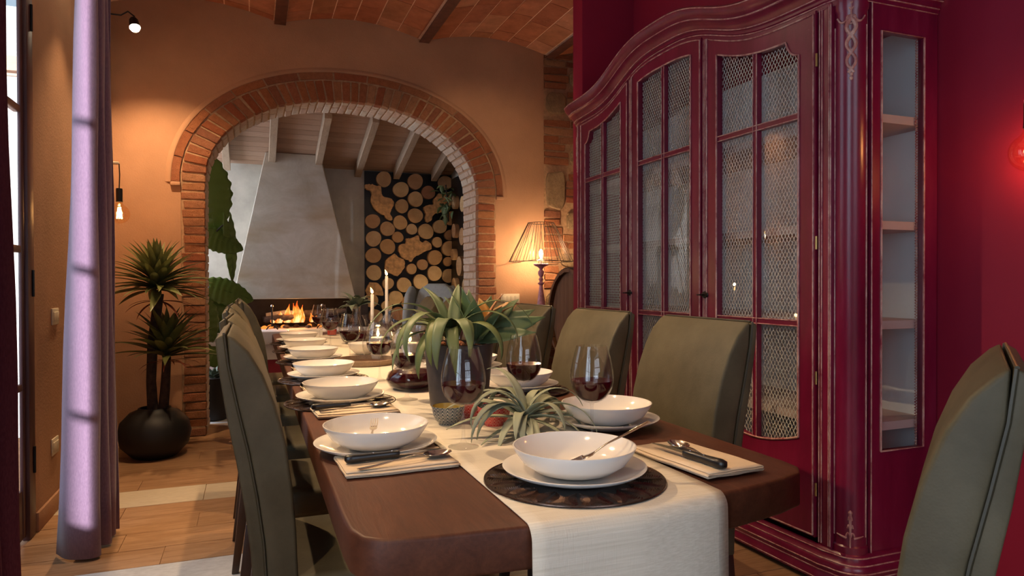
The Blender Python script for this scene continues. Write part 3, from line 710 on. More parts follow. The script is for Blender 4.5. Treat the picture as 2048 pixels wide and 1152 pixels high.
# ================================================================== CABINET
cb = thing('display_cabinet', 'large wine-red display cabinet with bowed crown and wire mesh doors', 'cabinet', (2.04, 3.04, 0))
CF = 2.04; CY = 3.04
def ztop(d): return 2.19 + .158 * exp(-(abs(d) / .5) ** 3)          # height of the door tops, d = distance from the middle
def bow(d): return -.028 * max(0.0, 1 - (d / 1.01) ** 2)            # gentle bow of the front, towards the room
def fr(dx): return lambda u, z: (bow(u) + dx, u, z)
def fslab(m, a, b, lo, hi, x0, x1, n=8):
    lo_ = lo if callable(lo) else (lambda u, v=lo: v); hi_ = hi if callable(hi) else (lambda u, v=hi: v)
    return m.slab(lin(a, b, n), lo_, hi_, fr(x0), fr(x1))
doors = [(.355, 1.005, 1), (-.325, .325, 0), (-1.005, -.355, -1)]       # left, middle, right seen from the room
def add_door(d0, d1, side):
    top = lambda u: ztop(u) - .0
    st = .082
    g0, g1 = d0 + st, d1 - st
    def gtop(u):
        z = ztop(u) - .078
        if side == 1 and u > g1 - .055: z = min(z, ztop(u) - .078 - .06 + sqrt(max(0, .055 ** 2 - (u - g1 + .0) ** 2)) * -0 - 0.0 + .06 * (1 - sqrt(max(0, 1 - ((g1 - u) / .055 - 1) ** 2 * 0 - ((u - (g1 - .055)) / .055) ** 2))) * 0)
        return z
    def notch(u, z):     # scooped corner of the glass opening
        if side == 0: return z
        c = g1 if side == 1 else g0
        du = abs(u - c)
        return z - .068 * (sqrt(max(0, 1 - (du / .062) ** 2)) if du < .062 else 0)
    gt = lambda u: notch(u, ztop(u) - .078)
    gb = lambda u: .535 - .045 * cos((u - (d0 + d1) / 2) / (g1 - g0) * pi) * 1.0 + .0
    dr = place(bpy.data.objects.new('door', MB().slab([d0 + .004, d0 + st], lambda u: .165, top, fr(-.018), fr(.014)).slab([d1 - st, d1 - .004], lambda u: .165, top, fr(-.018), fr(.014)).f and None or bpy.data.meshes.new('door')), cb)
    m = MB()
    fslab(m, d0 + .004, g0, .165, top, -.018, .014, 4); fslab(m, g1, d1 - .004, .165, top, -.018, .014, 4)
    fslab(m, g0, g1, .165, gb, -.018, .014, 12); fslab(m, g0, g1, gt, top, -.018, .014, 40)
    tmp = m.build('tmp', 'cabinet_paint', None, smooth=30); me = tmp.data; bpy.data.objects.remove(tmp); me.name = 'door'; dr.data = me
    # raised worn moulding round the door and round the glass
    def bead(path, r, nm, mat): MB().tube(path, r, 6, cap=False).build(nm, mat, dr, smooth=60)
    op = [(bow(u) - .021, u, gb(u) + .0) for u in lin(g0, g1, 16)] + [(bow(g1) - .021, g1, z) for z in lin(gb(g1), gt(g1), 8)[1:]] + [(bow(u) - .021, u, gt(u)) for u in lin(g1, g0, 44)[1:]] + [(bow(g0) - .021, g0, z) for z in lin(gt(g0), gb(g0), 8)[1:]]
    bead(op, .0042, 'glass_bead', 'cabinet_worn_edge')
    k = .010
    op2 = [(p[0] + .006, p[1] + (k if p[1] < (g0 + g1) / 2 else -k) * (1 if abs(p[1] - (g0 + g1) / 2) > (g1 - g0) / 2 - .02 else 0), p[2]) for p in op]
    ed = [(bow(u) - .02, u, .172) for u in lin(d0 + .012, d1 - .012, 10)] + [(bow(d1) - .02, d1 - .012, z) for z in lin(.172, ztop(d1) - .012, 4)[1:]] + [(bow(u) - .02, u, ztop(u) - .012) for u in lin(d1 - .012, d0 + .012, 24)[1:]] + [(bow(d0) - .02, d0 + .012, z) for z in lin(ztop(d0) - .012, .172, 4)[1:]]
    bead(ed, .0035, 'edge_bead', 'cabinet_worn_edge')
    # muntins
    mm = MB(); um = (d0 + d1) / 2
    fslab(mm, um - .013, um + .013, gb(um) - .01, lambda u: gt(u) + .01, -.014, .008, 3)
    for zz in (1.805, .985): fslab(mm, g0 - .005, g1 + .005, zz - .013, zz + .013, -.0145, .008, 6)
    mu = mm.build('muntin', 'cabinet_paint', dr, smooth=30)
    mm = MB()
    for s_ in (-.011, .011):
        mm.tube([(bow(um) - .017, um + s_, gb(um)), (bow(um) - .017, um + s_, gt(um))], .0024, 5)
        for zz in (1.805, .985):
            mm.tube([(bow(u) - .017, u, zz + s_) for u in lin(g0, g1, 6)], .0024, 5)
    b_ = mm.build('muntin_bead', 'cabinet_worn_edge', dr, smooth=60); b_['kind'] = 'stuff'
    m = MB(); m.grid([[(bow(u) + .004, u, gb(u) - .01), (bow(u) + .004, u, gt(u) + .01)] for u in lin(g0 - .005, g1 + .005, 30)])
    m.build('glass', 'glass_pane', dr, smooth=60)
    # expanded metal mesh behind the glass
    m = MB(); cw, chh = .0185, .031; nn = int((g1 - g0) / cw) + 1
    for k in range(nn):
        for sg in (1, -1):
            u0 = g0 + k * cw; z = .47; P = []; ph = 0
            while z < 2.28:
                u = u0 + (cw / 2 if ph else 0) * 1.0
                u = u0 + cw / 2 + sg * (cw / 2 if ph else 0) - cw / 2 * 0
                if u <= g1 + .006 and z < gt(min(max(u, g0), g1)) + .006: P.append((u, z))
                z += chh / 2; ph ^= 1
            if len(P) > 2:
                o = len(m.v); w = .0017
                for (u, z) in P:
                    m.v += [(bow(u) + .012, u - w, z), (bow(u) + .012, u + w, z), (bow(u) + .0145, u, z)]
                for i in range(len(P) - 1):
                    a = o + 3 * i
                    for q in range(3): m.f.append((a + q, a + (q + 1) % 3, a + 3 + (q + 1) % 3, a + 3 + q))
    msh = m.build('wire_mesh', 'steel_wire', dr, smooth=0); msh['kind'] = 'stuff'
    # back bead hinges
    hs = d1 - .002 if side == 1 else d0 + .002
    if side:
        for zz in (.35, .78, 1.3, 2.0): MB().tube([(bow(hs) - .014, hs, zz - .025), (bow(hs) - .014, hs, zz + .025)], .0045, 8).build('hinge', 'brass', dr)
    return dr
for q, (a, b, s_) in enumerate(doors):
    dr = add_door(a, b, s_)
    if s_ >= 0 and q < 1:
        pass
# keys
for (yy) in (3.366 - CY + .005, 2.640 - CY + .045):
    ky = MB().lathe([(.001, .006), (.014, .005), (.017, 0)], 14).xf(Matrix.Scale(1.5, 4, (0, 1, 0)))
    ke = ky.build('key_plate', 'black_iron', cb, loc=(-.045, yy, 1.09), rot=(0, -pi / 2, 0))
    MB().tube([(0, 0, 0), (0, 0, .028)], .004, 8).add([], []).build('key_stem', 'black_iron', ke)
    P = [(0, .011 * cos(a), .034 + .009 * sin(a)) for a in lin(0, 2 * pi, 14)]
    MB().tube(P, .003, 6, cap=False).build('key_bow', 'black_iron', ke)
# carcass: stiles, frieze, sides, back, floor, shelves
XS = RW - .012 - CF            # back of the cabinet (against the wall)
DE = 1.17                       # half length
m = MB()
for (a, b) in ((.325, .355), (-.355, -.325)): fslab(m, a + .001, b - .001, .165, ztop, -.012, .03, 3)
m.build('mullion_post', 'cabinet_paint', cb, smooth=30)
m = MB()
for c in (.340, -.340):
    for s_ in (-.009, 0, .009): m.tube([(bow(c) - .013, c + s_, .17), (bow(c) - .013, c + s_, ztop(c) - .01)], .0022, 5)
b_ = m.build('post_bead', 'cabinet_worn_edge', cb); b_['kind'] = 'stuff'
for sg in (-1, 1):
    m = MB(); a, b = sorted((sg * 1.007, sg * 1.068)); m.box((-.006, a, .14), (.035, b, 2.20)); m.build('front_stile', 'cabinet_paint', cb, bevel=.003)
    m = MB()
    for c in (1.012, 1.024, 1.058, 1.066): m.tube([(-.008, sg * c, .15), (-.008, sg * c, 2.19)], .0028, 5)
    b_ = m.build('stile_bead', 'cabinet_worn_edge', cb); b_['kind'] = 'stuff'
    # rounded corner column
    cx, cy, R_ = .066, sg * 1.088, .058
    P = [[(cx - R_ * cos(a), cy + sg * R_ * sin(a), z) for a in lin(-.45, pi / 2 + .45, 18)] for z in (.125, .165, .17, 2.15, 2.16, 2.22)]
    for i in (0, 1): P[i] = [(cx - (R_ + .006) * cos(a), cy + sg * (R_ + .006) * sin(a), P[i][0][2]) for a in lin(-.45, pi / 2 + .45, 18)]
    for i in (4, 5): P[i] = [(cx - (R_ + .006) * cos(a), cy + sg * (R_ + .006) * sin(a), P[i][0][2]) for a in lin(-.45, pi / 2 + .45, 18)]
    col = MB().grid(P).build('corner_column', 'cabinet_paint', cb, smooth=50)
    def oncol(a, z, r=0): return (cx - (R_ + r) * cos(a), cy + sg * (R_ + r) * sin(a), z)
    m = MB()
    for aa in (-.32, pi / 2 + .32): m.tube([oncol(aa, .20, .001), oncol(aa, 2.10, .001)], .0028, 5)
    b_ = m.build('column_bead', 'cabinet_worn_edge', col); b_['kind'] = 'stuff'
    # carved twisted ribbon and leaf crown at the top, shell at the foot
    m = MB(); a0 = pi / 4
    for ph in (0, pi):
        m.tube([oncol(a0 + .25 * sin(t * 2 * pi * 1.6 + ph), 2.12 - .20 * t, .003) for t in lin(0, 1, 40)], [.0085 - .003 * t for t in lin(0, 1, 40)], 6)
    for sd in (-1, 1):
        m.tube([oncol(a0 + sd * (.1 + .75 * t), 2.125 - .02 * sin(t * pi) + .005 * t, .003) for t in lin(0, 1, 12)], [.006 - .003 * t for t in lin(0, 1, 12)], 6)
        m.tube([oncol(a0 + sd * (.13 + .11 * cos(t * 5)), 2.118 + .012 * sin(t * 5), .004) for t in lin(0, 1, 14)], .004, 6)
        for zz, w in ((2.155, .22), (2.175, .14), (2.10, .2)):
            m.tube([oncol(a0 + sd * w * t, zz + .02 * t * t, .003) for t in lin(0, 1, 6)], [.005 - .003 * t for t in lin(0, 1, 6)], 6)
        for zz, w in ((.235, .16), (.205, .24), (.265, .1)):
            m.tube([oncol(a0 + sd * w * t, zz + .014 * sin(t * 3), .003) for t in lin(0, 1, 8)], [.005 - .002 * t for t in lin(0, 1, 8)], 6)
        m.tube([oncol(a0 + sd * (.2 + .6 * t), .20 + .008 * t, .003) for t in lin(0, 1, 8)], [.005 - .003 * t for t in lin(0, 1, 8)], 6)
    m.tube([oncol(a0, 2.11, .003), oncol(a0, 2.19, .004)], [.005, .002], 6)
    for zz in (1.915, 1.90): m.lathe([(.001, -.008), (.006, -.004), (.007, .002), (.001, .008)], 8, c=oncol(a0, zz, .002))
    m.tube([oncol(a0, .165, .003), oncol(a0, .29, .003)], [.003, .006], 6); m.lathe([(.001, -.009), (.008, -.003), (.007, .004), (.001, .009)], 8, c=oncol(a0, .295, .003))
    ca = m.build('carving', 'cabinet_worn_edge', col, smooth=60); ca['kind'] = 'stuff'
    # glazed end panel
    ys = sg * 1.146
    fx0, fx1 = .105, XS
    y0, y1 = sorted((ys, ys - sg * .025))
    m = MB(); gx0, gx1, gz0, gz1 = .155, .375, .515, 2.085
    m.box((fx0, y0, .13), (gx0, y1, 2.22)); m.box((gx1, y0, .13), (fx1, y1, 2.22)); m.box((gx0, y0, .13), (gx1, y1, gz0)); m.box((gx0, y0, gz1), (gx1, y1, 2.22))
    en = m.build('end_panel', 'cabinet_paint', cb, smooth=0)
    m = MB().tube([(gx0, ys + sg * .002, gz0), (gx1, ys + sg * .002, gz0), (gx1, ys + sg * .002, gz1), (gx0, ys + sg * .002, gz1), (gx0, ys + sg * .002, gz0)], .004, 6)
    m.build('glass_bead', 'cabinet_worn_edge', en)
    m = MB()
    P = [(gx1 - .014 + .003 * cos(t), ys - sg * .02 + .003 * sin(t), gz0 + (gz1 - gz0) * t / 900) for t in lin(0, 900, 2600)]
    m.tube(P, .0022, 4, cap=False); rp = m.build('rope_moulding', 'cabinet_worn_edge', en); rp['kind'] = 'stuff'
    MB().box((gx0, ys - sg * .012 - .001, gz0), (gx1, ys - sg * .012 + .001, gz1)).build('glass', 'glass_pane', en, smooth=0)
    m = MB(); m.tube([(fx0 + .002, ys + sg * .002, .14), (fx0 + .002, ys + sg * .002, 2.2)], .0028, 5); m.tube([(fx0 - .008, ys - sg * .012, .14), (fx0 - .008, ys - sg * .012, 2.2)], .0028, 5)
    b_ = m.build('end_bead', 'cabinet_worn_edge', en); b_['kind'] = 'stuff'
m = MB().box((XS - .006, -1.12, .15), (XS, 1.12, 2.22)); m.build('back_panel', 'cabinet_inside', cb, smooth=0)
box('bottom_board', (.06, -1.12, .14), (XS - .006, 1.12, .165), 'cabinet_inside', cb)
for zz in (1.77, 1.365, .985, .60):
    box('shelf', (.055, -1.118, zz - .016), (XS - .008, 1.118, zz + .016), 'cabinet_shelf', cb)
m = MB().slab(lin(-1.14, 1.14, 50), lambda u: ztop(u) - .02, lambda u: ztop(u) + .02, fr(.06), lambda u, z: (XS, u, z)); m.build('top_board', 'cabinet_paint', cb, smooth=30)
# frieze + crown moulding swept along the front and round the ends
def sweep(prof, zfun, front_pad=0.0):
    """prof: (out, up); stations run from the wall round the end, along the front and back to the wall"""
    st = []
    rr_ = .05
    def add_side(sg):
        L_ = []
        for x in lin(XS, .10, 4): L_.append(((x, sg * 1.146), (0, sg)))
        for a in lin(pi / 2, 0, 8): L_.append(((.066 - .058 * cos(a) , sg * (1.088 + .058 * sin(a))), (-cos(a), sg * sin(a))))
        return L_
    A = add_side(-1); B = add_side(1)[::-1]
    F = [((bow(u) - 0.0 - .004, u), (-1, 0)) for u in lin(-1.04, 1.04, 80)]
    P = []
    for (x, y), (nx, ny) in A + F + B:
        z = zfun(y if abs(y) < 1.05 else (1.05 if y > 0 else -1.05))
        P.append([(x + nx * o, y + ny * o, z + up) for o, up in prof])
    return MB().grid(P)
crown = [(.0, -.005), (.006, -.004), (.006, .012), (.014, .018), (.014, .03), (.022, .036), (.030, .050), (.046, .068), (.058, .074), (.058, .084), (.070, .094), (.084, .112), (.088, .128), (.080, .138), (.0, .142)]
sweep(crown, ztop).build('crown_moulding', 'cabinet_paint', cb, smooth=50)
m = MB()
def beadpath(o, up, zf, r=.0028):
    P = [q[0] for q in []]
    g = sweep([(o, up)], zf).v
    return g
for (o, up) in ((.0075, .012), (.023, .036), (.058, .079), (.088, .127), (.0015, -.004)):
    m.tube(beadpath(o, up, ztop), .0028, 5)
b_ = m.build('crown_bead', 'cabinet_worn_edge', cb, smooth=60); b_['kind'] = 'stuff'
base = [(.0, .142), (.008, .140), (.016, .130), (.018, .118), (.030, .108), (.038, .098), (.040, .080), (.034, .062), (.040, .050), (.044, .03), (.044, .022), (.030, .02)]
def bz(u):
    return .020 * exp(-(u / .8) ** 4)
sweep(base, lambda u: 0.0).build('plinth_moulding', 'cabinet_paint', cb, smooth=50)
m = MB()
for (o, up) in ((.0165, .130), (.031, .108), (.0405, .082), (.0345, .062), (.0445, .03)): m.tube(beadpath(o, up, lambda u: 0.0), .0025, 5)
b_ = m.build('plinth_bead', 'cabinet_worn_edge', cb, smooth=60); b_['kind'] = 'stuff'
m = MB()
for sg in (-1, 1): m.box((.0, sg * 1.09 - .035, 0), (.07, sg * 1.09 + .035, .14)); m.box((XS - .08, sg * 1.09 - .035, 0), (XS - .01, sg * 1.09 + .035, .14))
for i, (x, y) in enumerate([(0.0, -1.125), (0.0, 1.055), (XS - .08, -1.125), (XS - .08, 1.055)]):
    box('foot', (x, y, 0), (x + .07, y + .07, .141), 'cabinet_paint', cb, bevel=.006)
# things on the shelves behind the mesh
vs_ = thing('glass_bowl', 'glass bowl standing inside the cabinet behind the left mesh door', 'bowl', (2.24, 3.62, 1.001))
MB().lathe([(.03, 0), (.034, .004), (.012, .02), (.012, .05), (.05, .075), (.075, .12), (.08, .14)], 24).build('bowl', 'glass_clear', vs_)

# ================================================================== BARREL on its cradle, lamp, console
br = thing('wine_barrel', 'old dark wooden wine barrel lying beside the cabinet end', 'barrel', (2.67, 4.735, .895), 0)
R0, R1, LH = .36, .41, .42
def brad(t): return R0 + (R1 - R0) * (1 - t * t)
ns = 22
for k in range(ns):
    a0, a1 = 2 * pi * k / ns + .006, 2 * pi * (k + 1) / ns - .006; P = []
    for t in lin(-1, 1, 9):
        r_ = brad(t); P.append([(t * LH, r_ * cos(a), r_ * sin(a)) for a in (a0, (a0 + a1) / 2, a1)] + [(t * LH, (r_ - .025) * cos(a), (r_ - .025) * sin(a)) for a in (a1, a0)])
    mm = MB().grid(P, close_v=True); mm.f.append((0, 1, 2, 3, 4)); mm.f.append((44, 43, 42, 41, 40)); mm.build('stave', 'barrel_wood', br, smooth=30)
for k in range(9):
    y0 = -.335 + k * .0745; y1 = y0 + .072
    def hy(y): return sqrt(max(.0004, .335 ** 2 - y * y))
    poly = [(y0, -hy(y0)), (y1, -hy(y1)), (y1, hy(y1)), (y0, hy(y0))]
    MB().prism(poly, lambda p, x: (x, p[0], p[1]), -LH + .03, -LH + .055).build('head_board', 'barrel_wood', br, smooth=0)
for t in (-.93, -.6, -.35, .35, .6, .93):
    P = [[((t + s_) * LH, (brad(t) + o) * cos(a), (brad(t) + o) * sin(a)) for (s_, o) in ((-.05, -.004), (-.05, .004), (.05, .004), (.05, -.004))] for a in lin(0, 2 * pi, 41)[:-1]]
    MB().grid(P, close_u=True, close_v=True).build('hoop', 'black_iron', br, smooth=60)
tp = MB().tube([(-LH - .0, -.02, -.17), (-LH - .05, -.02, -.17)], .018, 12).build('tap', 'black_iron', br)
MB().tube([(-LH - .045, -.02, -.15), (-LH - .045, -.02, -.20)], .010, 10).build('spout', 'black_iron', tp)
cr = thing('barrel_cradle', 'dark wooden cradle carrying the wine barrel', 'stand', (2.67, 4.735, 0))
for x in (-.28, .28):
    poly = [(-.42, 0), (.42, 0), (.42, .12)] + [((.43) * sin(a), .895 - .43 * cos(a)) for a in lin(1.0, -1.0, 15)] + [(-.42, .12)]
    poly = [(p[0], min(p[1], .66)) for p in poly]
    MB().prism(poly, lambda p, xx: (xx, p[0], p[1]), x - .04, x + .04).build('cradle_board', 'dark_wood', cr, smooth=0)
box('rail', (-.24, -.38, .05), (.24, -.32, .13), 'dark_wood', cr); box('rail', (-.24, .32, .05), (.24, .38, .13), 'dark_wood', cr)

sd = thing('side_table', 'small round dark side table under the wire-shaded lamp', 'table', (2.305, 5.40, 0))
MB().lathe([(.001, .72), (.155, .72), (.16, .735), (.155, .75), (.001, .75)], 32).build('table_top', 'dark_wood', sd)
MB().lathe([(.14, 0), (.14, .02), (.04, .04), (.025, .10), (.03, .4), (.025, .68), (.06, .72)], 20, cap=True).build('pedestal', 'dark_wood', sd)
lmp = thing('table_lamp', 'pink turned-wood table lamp with flared black wire shade', 'lamp', (2.10, 5.02, .751))
lmp.location = (2.305, 5.36, .751)
k = 1.0
prof = [(.07, 0), (.075, .012), (.06, .03), (.03, .05), (.04, .075), (.022, .10), (.034, .16), (.036, .20), (.026, .28), (.016, .355), (.014, .375), (.024, .385), (.030, .392), (.016, .40), (.014, .412), (.022, .425), (.014, .438), (.012, .446), (.020, .456), (.027, .475), (.024, .492), (.014, .505), (.014, .515), (.03, .53), (.055, .542), (.060, .55), (.058, .556), (.001, .558)]
MB().lathe(prof, 28).build('stem', 'lamp_pink_paint', lmp, smooth=35)
m = MB()
for kk in range(18):
    a = 2 * pi * kk / 18; m.lathe([(.001, -.006), (.006, -.003), (.006, .003), (.001, .006)], 6, c=(.058 * cos(a), .058 * sin(a), .553))
m.build('petal_rim', 'lamp_pink_paint', lmp)['kind'] = 'stuff'
MB().tube([(0, 0, .556), (0, 0, .60)], .012, 10).build('socket', 'switch_ivory', lmp)
MB().lathe([(.001, 0), (.012, .003), (.022, .02), (.030, .045), (.026, .065), (.012, .082), (.001, .086)], 20).build('bulb', 'glass_clear', lmp, loc=(0, 0, .602))
MB().lathe([(.001, -.012), (.009, -.006), (.011, 0), (.008, .008), (.001, .013)], 14).build('filament', 'filament', lmp, loc=(0, 0, .645))
sh = MB()
zt_, zb_ = .905, .575; rt_, rb_ = .112, .275
for (r_, z_) in ((rt_, zt_), (rb_, zb_)): sh.tube([(r_ * cos(a), r_ * sin(a), z_) for a in lin(0, 2 * pi, 49)], .0028, 6, cap=False)
for kk in range(28):
    a = 2 * pi * kk / 28; a2 = a + (.12 if kk % 2 else 0)
    sh.tube([(rt_ * cos(a), rt_ * sin(a), zt_), (rb_ * cos(a2), rb_ * sin(a2), zb_)], .0022, 5)
for a in (0, 2 * pi / 3, 4 * pi / 3): sh.tube([(rb_ * cos(a), rb_ * sin(a), zb_), (0, 0, .60)], .002, 5)
sh.build('lampshade', 'lampshade_wire', lmp, smooth=60)['kind'] = 'stuff'
lamp('table_lamp_light', 'POINT', (2.305, 5.36, 1.396), 24, WARM, shadow_soft_size=.025)

# ================================================================== SWITCHES, SCONCES, TRACK SPOT
def switch(name, label, loc, rz, w, n):
    t = thing(name, label, 'switch', loc, rz)
    box('plate', (-w / 2, -.008, -.042), (w / 2, 0, .042), 'switch_ivory', t, bevel=.004)
    for k in range(n):
        a = -w / 2 + .014 + k * (w - .028) / n; box('rocker', (a + .001, -.012, -.023), (a + (w - .028) / n - .001, -.006, .023), 'switch_ivory', t, bevel=.002)
switch('light_switch', 'ivory switch plate on the beige wall right of the brick arch', (2.12, D, 1.008), 0, .175, 4)
switch('light_switch', 'small ivory switch plate beside the violet curtain', (LW, 4.06, .982), pi / 2, .12, 3)
switch('wall_socket', 'low ivory wall socket beside the violet curtain', (LW, 4.04, .33), pi / 2, .12, 3)
def bulb_sconce(label, x, y, z, sx):
    t = thing('bulb_sconce', label, 'lamp', (x, y, z), 0, None)
    g = MB().lathe([(.001, -.0625)] + [(.0625 * sin(a), -.0625 * cos(a)) for a in lin(.2, 2.55, 16)] + [(.022, .066), (.018, .085)], 28).build('bulb', 'glass_amber', t)
    m = MB()
    for kk in range(8):
        a = 2 * pi * kk / 8; m.tube([(.008 * cos(a), .008 * sin(a), .045), (.017 * cos(a + .3), .017 * sin(a + .3), -.03)], .0012, 5)
    m.build('filament', 'filament', g)['kind'] = 'stuff'
    MB().lathe([(.001, .17), (.018, .168), (.02, .16), (.02, .09), (.021, .08), (.001, .078)], 20).build('lamp_holder', 'black_iron', t)
    top = .33 if sx < 0 else .165
    if sx < 0: MB().tube([(0, 0, .165), (.003, 0, .26), (0, 0, .33)], .004, 6).build('cord', 'black_iron', t)
    MB().box((min(0, sx) - .012, -.016, top - .005), (max(0, sx), .016, top + .011)).build('bracket_arm', 'switch_ivory', t, bevel=.003)
    x_ = sx; a, b = sorted((x_ , x_ - (.012 if sx > 0 else -.012)))
    MB().box((a, -.025, top - .03), (b, .025, top + .03)).build('wall_plate', 'switch_ivory', t, bevel=.003)
    return t
bulb_sconce('hanging amber globe bulb on a bracket beside the violet curtain', -.815, 5.12, 1.605, LW + .815)
bulb_sconce('amber globe bulb hanging on the wine-red wall right of the cabinet', 2.395, 1.495, 1.575, RW - 2.395)
lamp('left_bulb_light', 'POINT', (-.815, 5.12, 1.60), 3.5, (1, .50, .18), shadow_soft_size=.02)
lamp('right_bulb_light', 'POINT', (2.395, 1.495, 1.57), 2.6, (1, .42, .15), shadow_soft_size=.02)
ts = thing('wall_spotlight', 'lit black spotlight on a bracket arm high on the left wall', 'spotlight', (-.715, 5.10, 2.835))
MB().lathe([(.001, .075), (.02, .075), (.028, .06), (.033, .0), (.030, -.004)], 20).build('housing', 'black_iron', ts, rot=(-.45, -.2, 0))
MB().lathe([(.001, -.030), (.014, -.027), (.026, -.017), (.0325, -.002), (.0325, .004)], 20).build('lens', 'spot_glow', ts, rot=(-.45, -.2, 0), loc=(0, 0, .0))
MB().tube([(0, 0, .07), (-.04, -.0, .10), (-.08, 0, .07), (-.222, 0, .07)], .005, 6).build('arm', 'black_iron', ts)
MB().lathe([(.001, 0), (.04, 0), (.04, .012), (.001, .014)], 20).build('wall_mount', 'black_iron', ts, loc=(LW + .715 , 0, .07), rot=(0, pi / 2, 0))
ts2 = copy_tree(ts, 'second lit black spotlight, half hidden behind the violet curtain top', (-.715, 4.30, 2.885))
spot('spot_wall', (-.705, 5.08, 2.775), (-.45, 5.15, 0), 95, 128, .9, .018)
spot('spot_floor', (-.70, 4.28, 2.82), (-.35, 3.9, 0), 45, 80, .8, .02)
# further spots of the same kind, added unseen above the frame to light the table
spot('spot_left_wall', (-.715, .55, 2.80), (.0, 1.75, .8), 75, 80, .7, .02)  # assumed spot out of view, warms the near chair sides
ts3 = copy_tree(ts, 'black spotlight on the left wall near the camera', (-.715, .55, 2.86))
unseen_spots = [((-.715, 3.05, 2.885), (.45, 1.70, .76), 170), ((.211, 3.1, 3.12), (.45, 2.9, .76), 95), ((.211, 3.8, 3.12), (.5, 4.3, .76), 95), ((1.353, 3.0, 3.12), (.95, 2.5, .76), 50), ((1.353, 3.9, 3.12), (1.9, 5.5, 1.6), 30)]
for i, (p, t_, e_) in enumerate(unseen_spots):
    o = copy_tree(ts, ['black spotlight on the left wall above the dining table', 'black ceiling spotlight above the middle of the table', 'black ceiling spotlight above the far end of the table', 'black ceiling spotlight over the right-hand row of chairs', 'black ceiling spotlight turned to the corner wall'][i], p, skip=('arm', 'wall_mount'))
    if i: MB().tube([(0, 0, .07), (0, 0, 3.155 - p[2])], .01, 8).build('drop_rod', 'black_iron', o)
    else: MB().tube([(0, 0, .07), (-.12, 0, .07), (-.222, 0, .07)], .005, 6).build('arm', 'black_iron', o)
    spot('spot_table', (p[0], p[1], p[2] - .055), t_, e_, 75, .6, .018)

# ================================================================== CURTAINS
def curtain(name, label, plan_top, plan_bot, z1, mat, amp=0.0):
    t = catmull([(p[0], p[1], 0) for p in plan_top], 8); b = catmull([(p[0], p[1], 0) for p in plan_bot], 8)
    P = []
    for k in range(15):
        s_ = k / 14; z = .012 + (z1 - .012) * (1 - s_)
        q = s_ ** 1.3
        P.append([(A_.x + (B_.x - A_.x) * q + .004 * sin(z * 5 + i * .3), A_.y + (B_.y - A_.y) * q, z) for i, (A_, B_) in enumerate(zip(t, b))])
    o = MB().grid(P).build(name, mat, None, smooth=70)
    md = o.modifiers.new('thickness', 'SOLIDIFY'); md.thickness = .003
    return tag(o, label, 'curtain')
pb = [(-.775, 3.36), (-.74, 3.30), (-.69, 3.262), (-.628, 3.25), (-.60, 3.285), (-.64, 3.33), (-.70, 3.37), (-.66, 3.40), (-.595, 3.40), (-.60, 3.44), (-.69, 3.47), (-.67, 3.50), (-.592, 3.51), (-.595, 3.55), (-.68, 3.57), (-.64, 3.60), (-.583, 3.60)]
pt = [(-.675 + (p[0] + .775) * .40, 3.36 + (p[1] - 3.36) * .8) for p in pb]
curtain('curtain', 'violet floor-length curtain bunched right of the garden door', pt, pb, 3.05, 'curtain_cloth')
pb2 = [(-.90, 1.95), (-.72, 1.97), (-.62, 2.0), (-.66, 2.06), (-.80, 2.08), (-.66, 2.13), (-.625, 2.17), (-.79, 2.2), (-.66, 2.25), (-.612, 2.31)]
pt2 = [(p[0] * 1.0 - .035 * (i > 1), p[1] - .04) for i, p in enumerate(pb2)]
curtain('curtain', 'dark wine-coloured curtain at the near left edge of the room', pt2, pb2, 3.05, 'curtain_wine')
rod = MB().tube([(-.76, 1.8, 3.06), (-.76, 3.7, 3.06)], .012, 10).build('curtain_rod', 'black_iron'); tag(rod, 'black curtain rod above the garden door', 'curtain rod')
# ================================================================== DINING TABLE
TZ = .76
tb = thing('dining_table', 'long dark brown wooden dining table with thick rounded top', 'table', (.61, 3.3, 0))
tp_ = [(.139, 5.50), (.139, 1.16), (.142, 1.10), (.155, 1.058), (.185, 1.033), (.25, 1.022), (.42, 1.008), (.62, 1.012), (.86, 1.045), (.98, 1.072), (1.05, 1.098), (1.078, 1.13), (1.085, 1.18), (1.085, 5.50), (1.06, 5.555), (1.0, 5.57), (.22, 5.57), (.16, 5.55)]
MB().prism(tp_, lambda p, z: (p[0] - .61, p[1] - 3.3, z), TZ - .072, TZ).build('table_top', 'table_wood', tb, bevel=.007, seg=3, smooth=50)
for y in (-1.20, 1.45):
    m = MB().lathe([(.075, 0), (.08, .03), (.05, .06), (.045, .10), (.07, .16), (.085, .24), (.06, .33), (.045, .40), (.07, .46), (.08, .52), (.06, .58), (.055, .64)], 20, cap=True)
    m.build('pedestal', 'dark_wood', tb, loc=(0, y, .04), smooth=50)
    MB().box((-.30, -.05, 0), (.30, .05, .06)).build('foot', 'dark_wood', tb, loc=(0, y, 0), bevel=.015)
    MB().box((-.33, -.05, .645), (.33, .05, TZ - .072)).build('bearer', 'dark_wood', tb, loc=(0, y, 0), bevel=.01)
box('rail', (-.03, -1.17, .20), (.03, 1.42, .28), 'dark_wood', tb)
